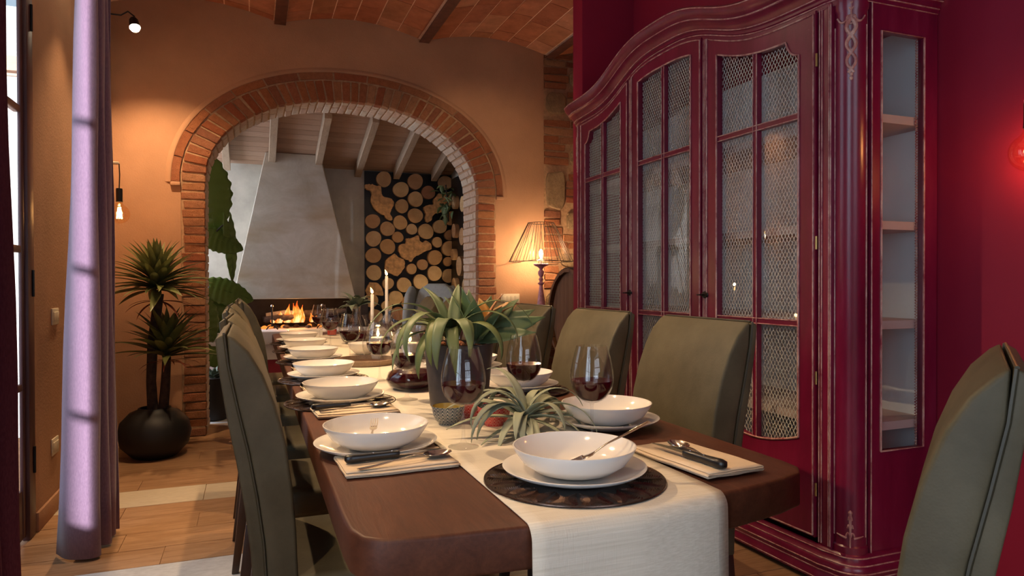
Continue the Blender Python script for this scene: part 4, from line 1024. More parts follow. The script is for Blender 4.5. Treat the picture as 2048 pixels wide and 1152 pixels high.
# runner
P = []; x0, x1 = .412, .812
yy_ = [(5.2, TZ + .003)] + [(y, TZ + .003) for y in lin(5.0, 1.12, 60)]
def edge_y(x): return 1.008 + .11 * max(0, x - .55) ** 1.35 - 0 * x
cols = lin(x0, x1, 15); P = []
for x in cols:
    ey = 1.006 + (.006 if x < .62 else .006 + (x - .62) * .16); row = []
    for y in lin(5.25, ey + .05, 60): row.append((x + .0025 * sin(y * 3.1), y, TZ + .0022))
    for a in lin(0, pi / 2, 7)[1:]: row.append((x, ey + .010 - .026 * sin(a) , TZ + .0022 - .026 * (1 - cos(a))))
    sw_ = .006 * sin((x - x0) * 16)
    for k, z in enumerate(lin(TZ - .05, .52, 16)): row.append((x + .004 * k * (x - .61) * -.05, ey - .017 + sw_ * (k / 16) - .004 * k / 16 , z))
    P.append(row)
rn = MB().grid(P).build('table_runner', 'runner_linen', None, smooth=60)
rn.modifiers.new('thickness', 'SOLIDIFY').thickness = .0018
rn.modifiers[0].offset = 1
tag(rn, 'cream woven runner along the table, hanging over its near end', 'table runner')

# ================================================================== CHAIRS
def make_chair(label, loc, rz, group=None):
    t = thing('dining_chair', label, 'chair', loc, rz, group)
    front = [(0, .40), (0, .50), (-.004, .60), (-.012, .70), (-.026, .80), (-.046, .88), (-.072, .95), (-.100, 1.0), (-.128, 1.030)]
    seam = [(-.150, 1.040), (-.142, .97), (-.124, .88), (-.102, .78), (-.085, .68), (-.072, .58), (-.066, .48), (-.064, .40)]
    rear = [(-.168, 1.030), (-.161, .96), (-.146, .86), (-.127, .76), (-.111, .66), (-.099, .56), (-.093, .46), (-.091, .40)]
    w = .215
    fn = lambda p, y: (p[0], y, p[1])
    MB().prism(front + [(-.145, 1.041)] + [(p[0] + .001, p[1]) for p in seam[1:]], fn, -w, w).build('backrest', 'chair_leather', t, bevel=.008, seg=3, smooth=60)
    MB().prism([(p[0] - .001, p[1]) for p in seam] + rear[::-1], fn, -w + .001, w - .001).build('back_panel', 'chair_leather', t, bevel=.004, seg=3, smooth=60)
    for s in (-1, 1):
        MB().tube([(p[0], s * (w - .002), p[1]) for p in seam[::-1]], .0032, 6).build('piping', 'chair_piping', t, smooth=60)
    MB().tube([(-.151, y, 1.040) for y in lin(-w + .01, w - .01, 6)], .003, 6).build('piping', 'chair_piping', t, smooth=60)
    MB().box((-.062, -w, .40), (.37, w, .492)).build('seat', 'chair_leather', t, bevel=.022, seg=4, smooth=60)
    MB().box((-.06, -w + .01, .36), (.355, w - .01, .40)).build('seat_frame', 'dark_wood', t, bevel=.004)
    for sx, sy in ((-.075, -1), (-.075, 1), (.335, -1), (.335, 1)):
        m = MB(); a, b = .020, .013; y = sy * (w - .03); dx = -.05 if sx < 0 else .01
        m.add([(sx + dx - b, y - b, 0), (sx + dx + b, y - b, 0), (sx + dx + b, y + b, 0), (sx + dx - b, y + b, 0), (sx - a, y - a, .40), (sx + a, y - a, .40), (sx + a, y + a, .40), (sx - a, y + a, .40)],
              [(3, 2, 1, 0), (4, 5, 6, 7), (0, 1, 5, 4), (1, 2, 6, 5), (2, 3, 7, 6), (3, 0, 4, 7)]); m.build('leg', 'dark_wood', t, bevel=.003)
    return t
g1, g2 = 'chairs along the left side of the table', 'chairs along the right side of the table'
cl = ['nearest', 'second', 'third', 'fourth', 'fifth', 'farthest']
ch0 = make_chair('olive leather dining chair nearest on the left side of the table', (.093, 1.80, 0), 0, g1)
for i, (y, dx) in enumerate([(2.47, -.01), (3.10, -.035), (3.78, -.04), (4.45, .0), (5.10, -.03)]):
    copy_tree(ch0, f'olive leather dining chair, {cl[i + 1]} from the camera on the left side', (.088 + dx, y, 0), rad([-1.5, 1, -1, 1.5, 0][i]), g1)
for i, (y, dx) in enumerate([(1.745, 0), (2.405, .005), (3.085, .0), (3.76, .01), (4.42, 0), (5.08, .0)]):
    copy_tree(ch0, f'olive leather dining chair, {cl[i]} from the camera on the right side', (1.145 + dx, y, 0), pi + rad([0, 1, -1, 0, 1, 0][i]), g2)
copy_tree(ch0, 'olive leather chair turned sideways at the near right table corner', (.988, .822, 0), rad(125), None)
del bpy.data.objects[[o.name for o in C.objects if o.get('label', '').startswith('olive leather chair turned')][0]]['group']

# ================================================================== TABLEWARE
def make_plate(label, loc, group):
    t = MB().lathe([(.001, 0), (.080, 0), (.084, .003), (.127, .015), (.1395, .022), (.141, .0245), (.1385, .0252), (.124, .019), (.087, .0075), (.001, .006)], 64).build('dinner_plate', 'porcelain', None, loc=loc, smooth=60)
    return tag(t, label, 'plate', group)
def make_bowl(label, loc, group):
    t = MB().lathe([(.001, 0), (.054, 0), (.059, .003), (.079, .009), (.102, .025), (.117, .046), (.1205, .0545), (.1205, .056), (.118, .056), (.1135, .046), (.098, .027), (.075, .012), (.05, .008), (.001, .007)], 64).build('pasta_bowl', 'porcelain', None, loc=loc, smooth=60)
    return tag(t, label, 'bowl', group)
def make_mat(label, loc, group):
    t = thing('placemat', label, 'placemat', loc, 0, group)
    R_ = .176
    MB().lathe([(.001, 0), (R_, 0), (R_ + .002, .0015), (R_, .003), (.001, .003)], 72).build('disc', 'mat_bronze', t, smooth=30)
    m = MB(); q = random.Random(8)
    for k in range(16):
        a = 2 * pi * k / 16
        for j in range(16):
            f = j / 15; rr_ = .100 + .062 * f
            for sd in (-1, 1):
                aa = a + sd * .012; L_ = .018 * sin(pi * (.15 + .8 * (1 - f)))
                p0 = (rr_ * cos(aa), rr_ * sin(aa)); b_ = a + sd * (L_ / rr_) * 2.0; p1 = ((rr_ + .010) * cos(b_), (rr_ + .010) * sin(b_))
                pm = ((rr_ + .007) * cos((aa + b_) / 2), (rr_ + .007) * sin((aa + b_) / 2))
                d = Vector((p1[0] - p0[0], p1[1] - p0[1], 0)); d = Vector((-d.y, d.x, 0)).normalized() * .0016
                m.add([(p0[0], p0[1], .003), (pm[0] + d.x, pm[1] + d.y, .0032), (p1[0], p1[1], .003), (pm[0] - d.x, pm[1] - d.y, .0032), (pm[0], pm[1], .0055)],
                      [(0, 1, 4), (1, 2, 4), (2, 3, 4), (3, 0, 4)])
    rf = m.build('relief_pattern', 'mat_relief', t, smooth=0); rf['kind'] = 'stuff'
    m = MB(); m.tube([(R_ * cos(a), R_ * sin(a), .0028) for a in lin(0, 2 * pi, 73)], .0018, 6, cap=False); m.build('rim', 'mat_relief', t)
    return t
def bowl_shape(sx, sy, dep, n=10, m_=14):
    P = []
    for i in range(n + 1):
        r_ = i / n; P.append([(sx * r_ * cos(a) * (1 + .12 * cos(a)), sy * r_ * sin(a), -dep * (1 - r_ * r_)) for a in lin(0, 2 * pi, m_ + 1)[:-1]])
    return P
def make_spoon(label, loc, rz, group, tilt=0):
    t = thing('table_spoon', label, 'spoon', loc, rz, group)
    P = bowl_shape(.033, .021, .010); P2 = [[(x * 1.03, y * 1.03, z - .0012) for x, y, z in r_] for r_ in P[::-1]]
    MB().grid(P + P2, close_v=True).build('bowl', 'cutlery_steel', t, loc=(.16, 0, .012), smooth=60)
    m = MB(); pts = [(.130, .010), (.118, .0135), (.10, .014), (.06, .010), (.02, .006), (-.02, .0045)]
    wd = [.004, .003, .003, .004, .0065, .0085]
    P = [[(x, w_ * cos(a), z + .0014 * sin(a)) for a in lin(0, 2 * pi, 9)[:-1]] for (x, z), w_ in zip(pts, wd)]
    mm = MB().grid(P, close_v=True); mm.f.append(tuple(range(8))); mm.f.append(tuple(range(40, 48))[::-1]); mm.build('handle', 'cutlery_steel', t, smooth=60)
    if tilt: t.rotation_euler = (0, tilt, rz)
    return t
def make_fork(label, loc, rz, group, tilt=0):
    t = thing('table_fork', label, 'fork', loc, rz, group)
    pts = [(.125, .006, .010), (.115, .003, .011), (.105, .002, .009), (.095, .003, .003), (.07, .006, .0032), (.02, .004, .0065), (-.03, .003, .009)]
    P = [[(x, w_ * cos(a), z + .0014 * sin(a)) for a in lin(0, 2 * pi, 9)[:-1]] for x, z, w_ in pts]
    mm = MB().grid(P, close_v=True); mm.f.append(tuple(range(8))); mm.f.append(tuple(range(48, 56))[::-1]); mm.build('handle', 'cutlery_steel', t, smooth=60)
    for k in range(4):
        y = -.009 + .006 * k
        MB().tube([(.120, y, .005), (.14, y, .007), (.158, y, .011), (.172, y, .017)], [.0016, .0015, .0014, .0008], 6).build('tine', 'cutlery_steel', t, smooth=60)
    t.rotation_euler = (0, tilt, rz)
    return t
def make_knife(label, loc, rz, group, steak=True):
    t = thing('steak_knife', label, 'knife', loc, rz, group)
    P = []
    for x, w_, h_ in [(-.115, .004, .004), (-.112, .0085, .0075), (-.10, .0115, .009), (-.085, .0105, .0085), (-.05, .0085, .0075), (-.02, .0085, .0075), (-.004, .0105, .008), (0, .009, .007)]:
        P.append([(x, w_ * (abs(cos(a)) ** .6) * (1 if cos(a) > 0 else -1), .009 + h_ * (abs(sin(a)) ** .6) * (1 if sin(a) > 0 else -1)) for a in lin(0, 2 * pi, 17)[:-1]])
    mm = MB().grid(P, close_v=True); mm.f.append(tuple(range(16))); mm.f.append(tuple(range(112, 128))[::-1]); hd = mm.build('handle', 'knife_black', t, smooth=50)
    m = MB()
    for x in (-.095, -.055, -.015): m.lathe([(.001, .001), (.0028, .0008), (.003, 0)], 10, c=(x, 0, .0165))
    m.build('rivets', 'cutlery_steel', hd)['kind'] = 'stuff'
    MB().prism([(-.001, -.0085), (.06, -.0085), (.085, -.005), (.104, .006), (.095, .008), (-.001, .0085)], lambda p, z: (p[0], p[1], z), .0075, .0092).build('blade', 'cutlery_steel', t, smooth=0)
    return t
def make_napkin(label, loc, rz, group, lx=.235, ly=.155):
    t = tag(napkin_mesh(lx, ly, loc, rz), label, 'napkin', group)
    return t
def napkin_mesh(lx, ly, loc, rz):
    # one long strip of cloth folded over itself, seen on its end as stacked layers
    prof = []; q = random.Random(4); n = 4; h = .0030
    for k in range(n):
        z = .0012 + k * h; xs_ = lin(-ly / 2, ly / 2, 7); xs_ = xs_ if k % 2 == 0 else xs_[::-1]
        for i, x in enumerate(xs_): prof.append((x * (1 - .01 * k), z + .0006 * sin(i * 1.7 + k)))
        if k < n - 1:
            xe = xs_[-1] * (1 - .01 * k); sg = 1 if xe > 0 else -1
            prof.append((xe + sg * .003, z + h * .25)); prof.append((xe + sg * .003, z + h * .75))
    P = []
    for s_ in lin(-lx / 2, lx / 2, 14):
        e = abs(s_) / (lx / 2); P.append([(s_ * (1 - .015 * sin(z * 800)), y + .0015 * sin(s_ * 40), z + .0008 * sin(s_ * 30 + y * 20) * e) for y, z in prof])
    o = MB().grid(P).build('napkin', 'napkin_linen', None, loc=loc, rot=(0, 0, rz), smooth=60)
    md = o.modifiers.new('thickness', 'SOLIDIFY'); md.thickness = .0016; md.offset = 0
    return o
GP = [(.001, 0), (.036, .0), (.0365, .0012), (.020, .004), (.008, .010), (.0045, .022), (.0038, .05), (.0038, .088), (.006, .095), (.016, .0975), (.026, .102), (.035, .109), (.043, .119), (.049, .132), (.0525, .147), (.0528, .162), (.051, .178), (.0475, .195), (.0435, .211), (.0395, .225), (.0375, .233)]
def make_glass(label, loc, group, fill=.150):
    t = thing('wine_glass', label, 'glass', loc, 0, group)
    out = GP; inn = [(r_ - .0012, z + (.0015 if z < .12 else 0)) for r_, z in GP if z >= .096][::-1]
    MB().lathe(out + inn, 56).build('glass_body', 'glass_clear', t, smooth=60)
    # wine fills the bowl up to a level
    pr = [(.001, .0985)] + [(r_ - .0016, z + .0015) for r_, z in GP if .1 < z < fill]
    i = [k for k, (r_, z) in enumerate(GP) if z >= fill][0]; a, b = GP[i - 1], GP[i]; f = (fill - a[1]) / (b[1] - a[1]); rl = a[0] + f * (b[0] - a[0]) - .0016
    pr += [(rl, fill), (.001, fill)]
    MB().lathe(pr, 40).build('red_wine', 'wine', t, smooth=40)
    return t
TR = TZ + .0042            # top of the runner
gP, gB, gM, gG, gN, gK, gS, gF = 'white dinner plates', 'white pasta bowls', 'round bronze placemats', 'wine glasses with red wine', 'folded linen napkins', 'steak knives on the napkins', 'table spoons on the napkins', 'forks in the pasta bowls'
ordl = ['nearest', 'second', 'third', 'fourth', 'fifth', 'farthest']
# place settings: (x, y, has mat, label place)
setts = [(.588, 1.205, True, 'at the near head of the table', TR)]
for i, y in enumerate([1.596, 2.277, 2.838, 3.50, 4.06, 4.60]): setts.append((.268 + .012 * (i > 2), y, i > 0, f'in the {ordl[i]} place on the left side', TZ + .001))
for i, y in enumerate([1.626, 2.27, 2.86, 3.50, 4.10, 4.70]): setts.append((.89 + .0 * (i > 0), y, i > 0, f'in the {ordl[i]} place on the right side', TZ + .001 if i else TZ + .0045))
pl0 = bo0 = ma0 = None
for (x, y, mt, lb, z0) in setts:
    if y > 2 and x > .7: z0 = TZ + .0045
    z = z0
    if mt:
        l_ = 'round bronze openwork placemat ' + lb
        if ma0 is None: ma0 = make_mat(l_, (x, y, z), gM)
        else: copy_tree(ma0, l_, (x, y, z), y * 3, gM)
        z += .0035
        z += .0012
    l_ = 'white porcelain dinner plate ' + lb
    if pl0 is None: pl0 = make_plate(l_, (x, y, z), gP)
    else: copy_tree(pl0, l_, (x, y, z), 0, gP)
    l_ = 'white porcelain pasta bowl ' + lb
    if bo0 is None: bo0 = make_bowl(l_, (x, y, z + .0075), gB)
    else: copy_tree(bo0, l_, (x, y, z + .0075), 0, gB)
    zb = z + .0075
    if x == .588: make_fork('steel fork leaning in the bowl at the near head of the table', (.718, 1.185, zb + .078), rad(170), gF, rad(26))
    elif x < .5: 
        if y < 1.6: fk0 = make_fork('steel fork, tines up, in the nearest bowl on the left side', (x - .012, y + .005, zb + .014), rad(-92), gF, rad(-36)); fk0.scale = (.56, .8, .6)
        else: copy_tree(fk0, 'steel fork in the pasta bowl ' + lb, (x + .02, y + .005, zb + .012), rad(-85), gF)
    elif y > 1.6: copy_tree(fk0, 'steel fork in the pasta bowl ' + lb, (x - .02, y + .005, zb + .012), rad(-95), gF)
    else: copy_tree(fk0, 'steel fork in the pasta bowl ' + lb, (x - .05, y + .0, zb + .012), rad(-100), gF)
# napkins with knife and spoon
nk = [(.285, 1.458, 1, 'near the nearest place on the left side', 0), (.885, 1.235, -1, 'at the near right table corner', -pi / 2 - .08)]
nap = []
n0 = make_napkin('folded beige napkin beside the nearest left plate', (.285, 1.452, TZ + .002), rad(2), gN)
n1 = copy_tree(n0, 'folded beige napkin at the near right corner of the table', (.888, 1.235, TZ + .0055), rad(-84), gN)
n1.scale = (1.08, .95, 1)
ztn = TZ + .0148
k0 = make_knife('black-handled steak knife on the nearest left napkin', (.292, 1.452, ztn), rad(4), gK)
s0 = make_spoon('steel spoon on the nearest left napkin', (.215, 1.385, ztn - .002), rad(16), gS)
copy_tree(k0, 'black-handled steak knife on the near right napkin', (.858, 1.222, ztn + .004), rad(97), gK)
copy_tree(s0, 'steel spoon on the near right napkin', (.875, 1.135, ztn + .002), rad(84), gS)
for i, y in enumerate([2.085 - .0, 2.60 - .19 + .0, 3.08, 3.72, 4.34]):
    y = [2.085, 2.56, 3.165, 3.78, 4.33][i]
    lb = ['second', 'third', 'fourth', 'fifth', 'farthest'][i] + ' left plate'
    copy_tree(n0, 'folded beige napkin in front of the ' + lb, (.285, y, TZ + .002), rad(3), gN)
    copy_tree(k0, 'black-handled steak knife in front of the ' + lb, (.275, y + .01, ztn), rad(3), gK)
    copy_tree(s0, 'steel spoon in front of the ' + lb, (.20, y - .04, ztn - .002), rad(10), gS)
# wine glasses
gl = [(.462, 1.537, .150, 'wine glass with red wine standing before the near left bowl'), (.765, 1.470, .148, 'wine glass with red wine behind the head-place bowl'), (.738, 1.845, .149, 'wine glass with red wine right of the grey planter'), (.475, 2.225, .147, 'wine glass behind the drooping planter leaves'),
      (.468, 2.70, .149, 'wine glass in front of the first glass hurricane'), (.445, 3.40, .147, 'third from the far end of the left row of wine glasses'), (.440, 4.25, .148, 'second from the far end of the left row of wine glasses'), (.435, 4.90, .147, 'farthest of the left row of wine glasses'),
      (.76, 2.62, .148, 'wine glass hidden partly by the planter on the right side'), (.76, 3.3, .148, 'wine glass by the right-hand far bowls'), (.76, 3.95, .148, 'wine glass at the far right of the table')]
g0_ = make_glass(gl[0][3], (gl[0][0], gl[0][1], TR), gG)
for x, y, f, lb in gl[1:]: copy_tree(g0_, lb, (x, y, TR), x * 7, gG)

# small patterned bowls
def small_bowl(label, loc, pat, inside):
    t = thing('dip_bowl', label, 'bowl', loc)
    MB().lathe([(.022, 0), (.026, 0), (.026, .006), (.034, .012), (.041, .026), (.0445, .044), (.045, .050), (.0435, .0505)], 40).build('body', pat, t, smooth=60)
    MB().lathe([(.0435, .0505), (.0425, .044), (.038, .026), (.028, .013), (.001, .010)], 40).build('lining', inside, t, smooth=60)
small_bowl('small bowl with blue and white scale pattern left of the spiky air plant', (.498, 1.80, TR), 'pattern_blue', 'bowl_gold_inside')
small_bowl('small bowl with red and white scale pattern behind the spiky air plant', (.611, 1.745, TR), 'pattern_red', 'pattern_blue')
small_bowl('small white-rimmed patterned bowl behind the red bowl', (.588, 1.86, TR), 'pattern_red', 'pattern_blue')

# ================================================================== PLANTS
def leaf_mesh(L_, w, droop, curl=.25, n=10, tip=1.0, fold=.35, twist=0, base_w=.35):
    """leaf along +x from the origin, rising at first and drooping; fold = V section"""
    P = []; x = z = 0; ang = 0
    for i in range(n + 1):
        t = i / n; wd = w * (base_w + (1 - base_w) * sin(pi * min(1, t * .9 + .08))) * (1 - t ** 3) ** .8 if t < 1 else .0004
        wd = max(wd, .0004); a = -droop * t ** 1.3
        if i: x += L_ / n * cos(a); z += L_ / n * sin(a)
        tw = twist * t
        P.append([(x, y * wd * cos(tw), z + abs(y) * wd * fold + y * wd * sin(tw)) for y in (-1, -.5, 0, .5, 1)])
    return MB().grid(P)
def mk_leaf(par, mat, L_, w, droop, az, el, base=(0, 0, 0), roll=0, **kw):
    o = leaf_mesh(L_, w, droop, **kw).build('leaf', mat, par, smooth=80, loc=base)
    o.rotation_euler = (Matrix.Rotation(az, 4, 'Z') @ Matrix.Rotation(-el, 4, 'Y') @ Matrix.Rotation(roll, 4, 'X')).to_euler()
    o.modifiers.new('thickness', 'SOLIDIFY').thickness = .0012
    return o
# air plant on the runner
ap = thing('air_plant', 'spiky pale green air plant lying on the runner', 'plant', (.660, 1.640, TR + .030))
q = random.Random(11)
MB().lathe([(.001, -.024), (.012, -.02), (.018, -.005), (.012, .012), (.001, .02)], 12).build('core', 'leaf_air', ap)
spec = [(a, e, l, d) for a, e, l, d in [
    (200, 55, .16, 2.4), (165, 70, .15, 2.0), (225, 20, .13, 1.2), (180, 15, .14, .7), (250, 10, .12, .6), (150, 35, .17, 1.5), (95, 75, .15, 1.8), (60, 60, .16, 2.3),
    (20, 50, .18, 2.3), (0, 25, .15, 1.6), (-20, 45, .17, 2.6), (-45, 20, .13, 1.2), (-70, 5, .10, .5), (-100, 12, .12, .9), (215, -2, .13, .2), (235, 40, .12, 1.7),
    (120, 50, .15, 2.2), (75, 30, .14, 1.0), (40, 15, .15, .8), (-120, 30, .12, 1.4), (-150, 55, .14, 2.6), (10, 75, .14, 2.6), (-5, 8, .16, .5), (190, 80, .17, 2.9), (100, 85, .16, 3.1), (-60, 60, .13, 2.8), (30, 35, .17, 1.5)]]
for a, e, l, d in spec:
    mk_leaf(ap, 'leaf_air', l * 1.38, .0125, d * q.uniform(.85, 1.2), rad(a), rad(e), (0, 0, 0), q.uniform(-.4, .4), n=14, fold=.3, base_w=.9)
ap.scale = (1.12, 1.12, 1.15)
# planter with drooping and broad leaves
pt_ = thing('planter', 'tall dark grey round planter with drooping green leaves on the runner', 'plant', (.605, 2.06, TR))
MB().lathe([(.001, 0), (.085, 0), (.09, .004), (.108, .19), (.109, .196), (.103, .197), (.100, .18), (.001, .178)], 48).build('pot', 'planter_grey', pt_, smooth=40)
MB().lathe([(.001, .182), (.06, .184), (.099, .180)], 20).build('soil', 'soil', pt_)
for k in range(26):
    a = q.uniform(0, 6.28); r_ = .09 * sqrt(q.random())
    MB().lathe([(.001, -.007), (.007, -.004), (.009, .001), (.006, .006), (.001, .007)], 7).build('clay_pebble', 'clay_pebble', pt_, loc=(r_ * cos(a), r_ * sin(a), .188), rot=(q.random(), q.random(), 0))
L1 = thing('strap_leaf_plant', 'drooping strap-leaved green plant in the grey planter, left half', 'plant', (.575, 2.035, TR + .215))
for a, e, l, d in [(180, 55, .30, 2.7), (200, 60, .30, 3.0), (215, 70, .34, 3.4), (230, 60, .30, 3.2), (245, 62, .33, 3.4), (262, 66, .27, 3.2), (280, 62, .26, 3.0), (165, 45, .22, 1.9), (150, 60, .22, 1.4), (300, 55, .27, 2.9), (110, 75, .22, 1.0), (340, 75, .34, 2.6),
                   (190, 30, .26, 2.1), (175, 70, .33, 2.4), (225, 35, .27, 2.6), (60, 80, .20, .8), (320, 70, .30, 2.9), (250, 45, .30, 3.1), (135, 40, .2, 1.2)]:
    mk_leaf(L1, 'leaf_planter', l, .0205, d, rad(a), rad(e), (.012 * cos(rad(a)), .012 * sin(rad(a)), 0), q.uniform(-.2, .2), n=16, fold=.25, base_w=.85)
MB().lathe([(.001, -.05), (.018, -.03), (.016, .0), (.001, .02)], 10).build('crown', 'leaf_planter', L1)
L2 = thing('broad_leaf_plant', 'broad-leaved green plant with orange flower in the grey planter, right half', 'plant', (.655, 2.06, TR + .205))
for a, e, l, w, d in [(-10, 30, .22, .034, .35), (-25, 22, .23, .032, .3), (5, 15, .23, .028, .25), (15, 38, .21, .030, .4), (-45, 12, .2, .028, .2), (200, 80, .17, .034, .1), (160, 72, .18, .034, .2), (90, 75, .17, .030, .2), (250, 70, .15, .032, .3), (-60, 50, .15, .028, .3), (30, 55, .19, .028, .5), (120, 60, .18, .028, .4), (-5, 50, .2, .03, .5)]:
    mk_leaf(L2, 'leaf_broad', l, w * 1.15, d, rad(a), rad(e), (.01 * cos(rad(a)), .01 * sin(rad(a)), 0), (.9 if abs(a) < 70 else 0) + q.uniform(-.3, .3), n=10, fold=.15, base_w=.35)
for a, e, l in [(0, 60, .13), (30, 50, .14), (-30, 55, .12), (80, 65, .13), (140, 70, .11), (-70, 60, .11), (10, 75, .14)]:
    mk_leaf(L2, 'leaf_orange', l, .028, .5, rad(a), rad(e), (.035, -.01, .03), q.uniform(-.4, .4), n=8, fold=.3, base_w=.5)
MB().tube([(0, 0, -.03), (.02, 0, .02), (.035, -.01, .045)], .008, 8).build('stem', 'leaf_broad', L2)
# yucca in the black pot
yp = thing('potted_yucca', 'spiky yucca in a round black pot at the foot of the arch', 'plant', (-.61, 5.08, 0))
MB().lathe([(.001, 0), (.12, 0), (.14, .01), (.205, .08), (.222, .16), (.205, .235), (.15, .295), (.10, .315), (.098, .325), (.088, .325), (.09, .30), (.001, .29)], 48).build('pot', 'pot_black', yp, smooth=60)
MB().lathe([(.001, .30), (.092, .298)], 16).build('soil', 'soil', yp)
MB().tube([(-.01, .0, .29), (-.02, 0, .5), (-.01, .0, .75), (.03, 0, 1.08)], [.034, .03, .032, .03], 12).build('trunk', 'trunk', yp, smooth=50)
MB().tube([(.05, -.01, .29), (.065, -.01, .45), (.075, -.01, .66)], [.033, .03, .026], 12).build('trunk', 'trunk', yp, smooth=50)
ylf = [leaf_mesh(1.0, .052, .35 + .12 * k, n=8, fold=.45, base_w=.55).build('leaf', 'leaf_yucca', yp, smooth=80) for k in range(3)]
dlf = leaf_mesh(1.0, .045, 1.1, n=8, fold=.5, base_w=.55).build('leaf', 'leaf_yucca_dry', yp, smooth=80)
def rosette(c, n, L_, emin, emax):
    for k in range(n):
        f = k / n; az = k * 2.39996; el = emin + (emax - emin) * f; l = L_ * (1 - .25 * f) * q.uniform(.88, 1.08)
        o = inst(ylf[k % 3], 'leaf', yp, (c[0] + .012 * cos(az), c[1] + .012 * sin(az), c[2] + .10 * f), (Matrix.Rotation(az, 4, 'Z') @ Matrix.Rotation(-rad(el + q.uniform(-5, 5)), 4, 'Y') @ Matrix.Rotation(q.uniform(-.3, .3), 4, 'X')).to_euler(), (l, l * 1.6, l))
rosette((.02, 0, 1.10), 105, .36, -4, 82)
rosette((.075, -.01, .66), 60, .36, 12, 82)
for c, n in (((.03, 0, 1.03), 7), ((.075, -.01, .63), 8)):
    for k in range(n):
        az = k * 2.4 + .5; l = q.uniform(.22, .33)
        inst(dlf, 'leaf', yp, c, (Matrix.Rotation(az, 4, 'Z') @ Matrix.Rotation(-rad(q.uniform(-12, 14)), 4, 'Y')).to_euler(), (l, l * .8, l * .6))
for o in ylf + [dlf]: bpy.data.objects.remove(o)
# giant-leaved plant in the fireplace room
gp = thing('giant_leaf_plant', 'tall plant with huge ribbed green leaves behind the left arch jamb', 'plant', (-.45, 6.50, 0))
MB().lathe([(.001, 0), (.12, 0), (.13, .01), (.15, .30), (.152, .31), (.14, .312), (.138, .28), (.001, .27)], 32, c=(-.12, -.02, 0)).build('pot', 'pot_black', gp, smooth=40)
def heart_leaf(par, base, tipdir, L_, w, roll, lit=False, nrib=8):
    d = Vector(tipdir).normalized(); up = Vector((0, 0, 1)) if abs(d.z) < .9 else Vector((1, 0, 0))
    s_ = d.cross(up).normalized(); nn = s_.cross(d); Rm = Matrix.Rotation(roll, 3, d); s_ = Rm @ s_; nn = Rm @ nn
    P = []; nu = 40
    for i in range(nu + 1):
        t = i / nu; wd = w * (sin(pi * (t * .86 + .13)) ** .75) * (1 + .05 * sin(t * nrib * 2 * pi)); wd = max(wd, .002) if t < 1 else .001
        row = []
        for j in range(-6, 7):
            y = j / 6; sag = -.18 * L_ * t * t - .10 * wd * y * y + .0045 * sin((t * nrib - abs(y) * 1.2) * 2 * pi) * (1 - abs(y) * .3)
            back = -abs(y) * .18 * L_ * (1 - t)
            p = Vector(base) + d * (L_ * t + back) + s_ * (wd * y) + nn * sag
            row.append(p)
        P.append(row)
    o = MB().grid(P).build('leaf', 'leaf_giant', par, smooth=80); o.modifiers.new('thickness', 'SOLIDIFY').thickness = .0015
    MB().tube([P[i][6] + nn * -.003 for i in range(0, nu + 1, 8)], [.005] * 6, 5).build('midrib', 'leaf_giant', o)
    return o
def stalk(a, b, bend, par, r_=.009):
    A_, B_ = Vector(a), Vector(b); m_ = (A_ + B_) / 2 + Vector(bend); MB().tube(catmull([A_, m_, B_], 6), r_, 7).build('stalk', 'pot_black' if r_ < .008 else 'leaf_giant', par)
heart_leaf(gp, (.04, -.05, 2.17), (.22, 0, -1), .62, .21, rad(80)); stalk((-.12, 0, .27), (.02, -.05, 2.1), (-.12, 0, .1), gp)
heart_leaf(gp, (.08, -.1, 1.56), (.85, .0, -.25), .32, .12, rad(60)); stalk((-.12, 0, .27), (.08, -.1, 1.56), (-.1, 0, 0), gp)
heart_leaf(gp, (.26, -.05, 1.68), (.14, 0, -1), .52, .06, rad(60)); stalk((.08, -.05, 1.50), (.26, -.05, 1.68), (.03, 0, .05), gp, .007)
heart_leaf(gp, (.10, .0, 1.12), (1, 0, -.25), .38, .13, rad(60)); stalk((-.12, 0, .27), (.10, .0, 1.12), (-.05, 0, 0), gp, .0078)
heart_leaf(gp, (.08, -.05, .98), (.6, 0, -.8), .36, .13, rad(70)); heart_leaf(gp, (.0, -.1, 1.02), (.4, -.1, -1), .40, .13, rad(75))
stalk((-.12, 0, .27), (.08, -.05, .98), (.0, 0, .1), gp, .0078); stalk((-.12, 0, .27), (.0, -.1, 1.02), (-.05, 0, 0), gp, .0078)
heart_leaf(gp, (.0, -.08, .62), (.75, 0, -.5), .30, .12, rad(70)); stalk((-.12, 0, .27), (.0, -.08, .62), (.0, 0, .0), gp, .0078)
bp = thing('black_plant_pot', 'black pot with small pale rosette plant by the left arch jamb', 'plant', (-.305, 6.26, 0))
MB().lathe([(.001, 0), (.085, 0), (.10, .01), (.135, .20), (.15, .36), (.142, .365), (.13, .34), (.001, .33)], 32).build('pot', 'pot_black', bp, smooth=40)
for k in range(26):
    az = k * 2.4; mk_leaf(bp, 'leaf_eucalyptus', .12, .022, .4, az, rad(20 + 2.3 * k), (0, 0, .34), 0, n=6, fold=.3, base_w=.5)
# climbing foliage at the right end of the log panel
iv = thing('trailing_ivy', 'dark green foliage hanging at the top right of the log panel', 'plant', (1.93, 7.05, 2.16))
for k in range(34):
    mk_leaf(iv, 'leaf_broad', q.uniform(.07, .12), .026, .5, q.uniform(0, 6.28), rad(q.uniform(-80, 20)), (q.uniform(-.07, .07), q.uniform(-.15, .1), -.36 * q.random() ** 1.2 + .02), 0, n=5, fold=.3, base_w=.4)
MB().tube([(0, 0, .03), (.02, 0, -.15), (.03, 0, -.36)], .008, 6).build('stem', 'trunk', iv)
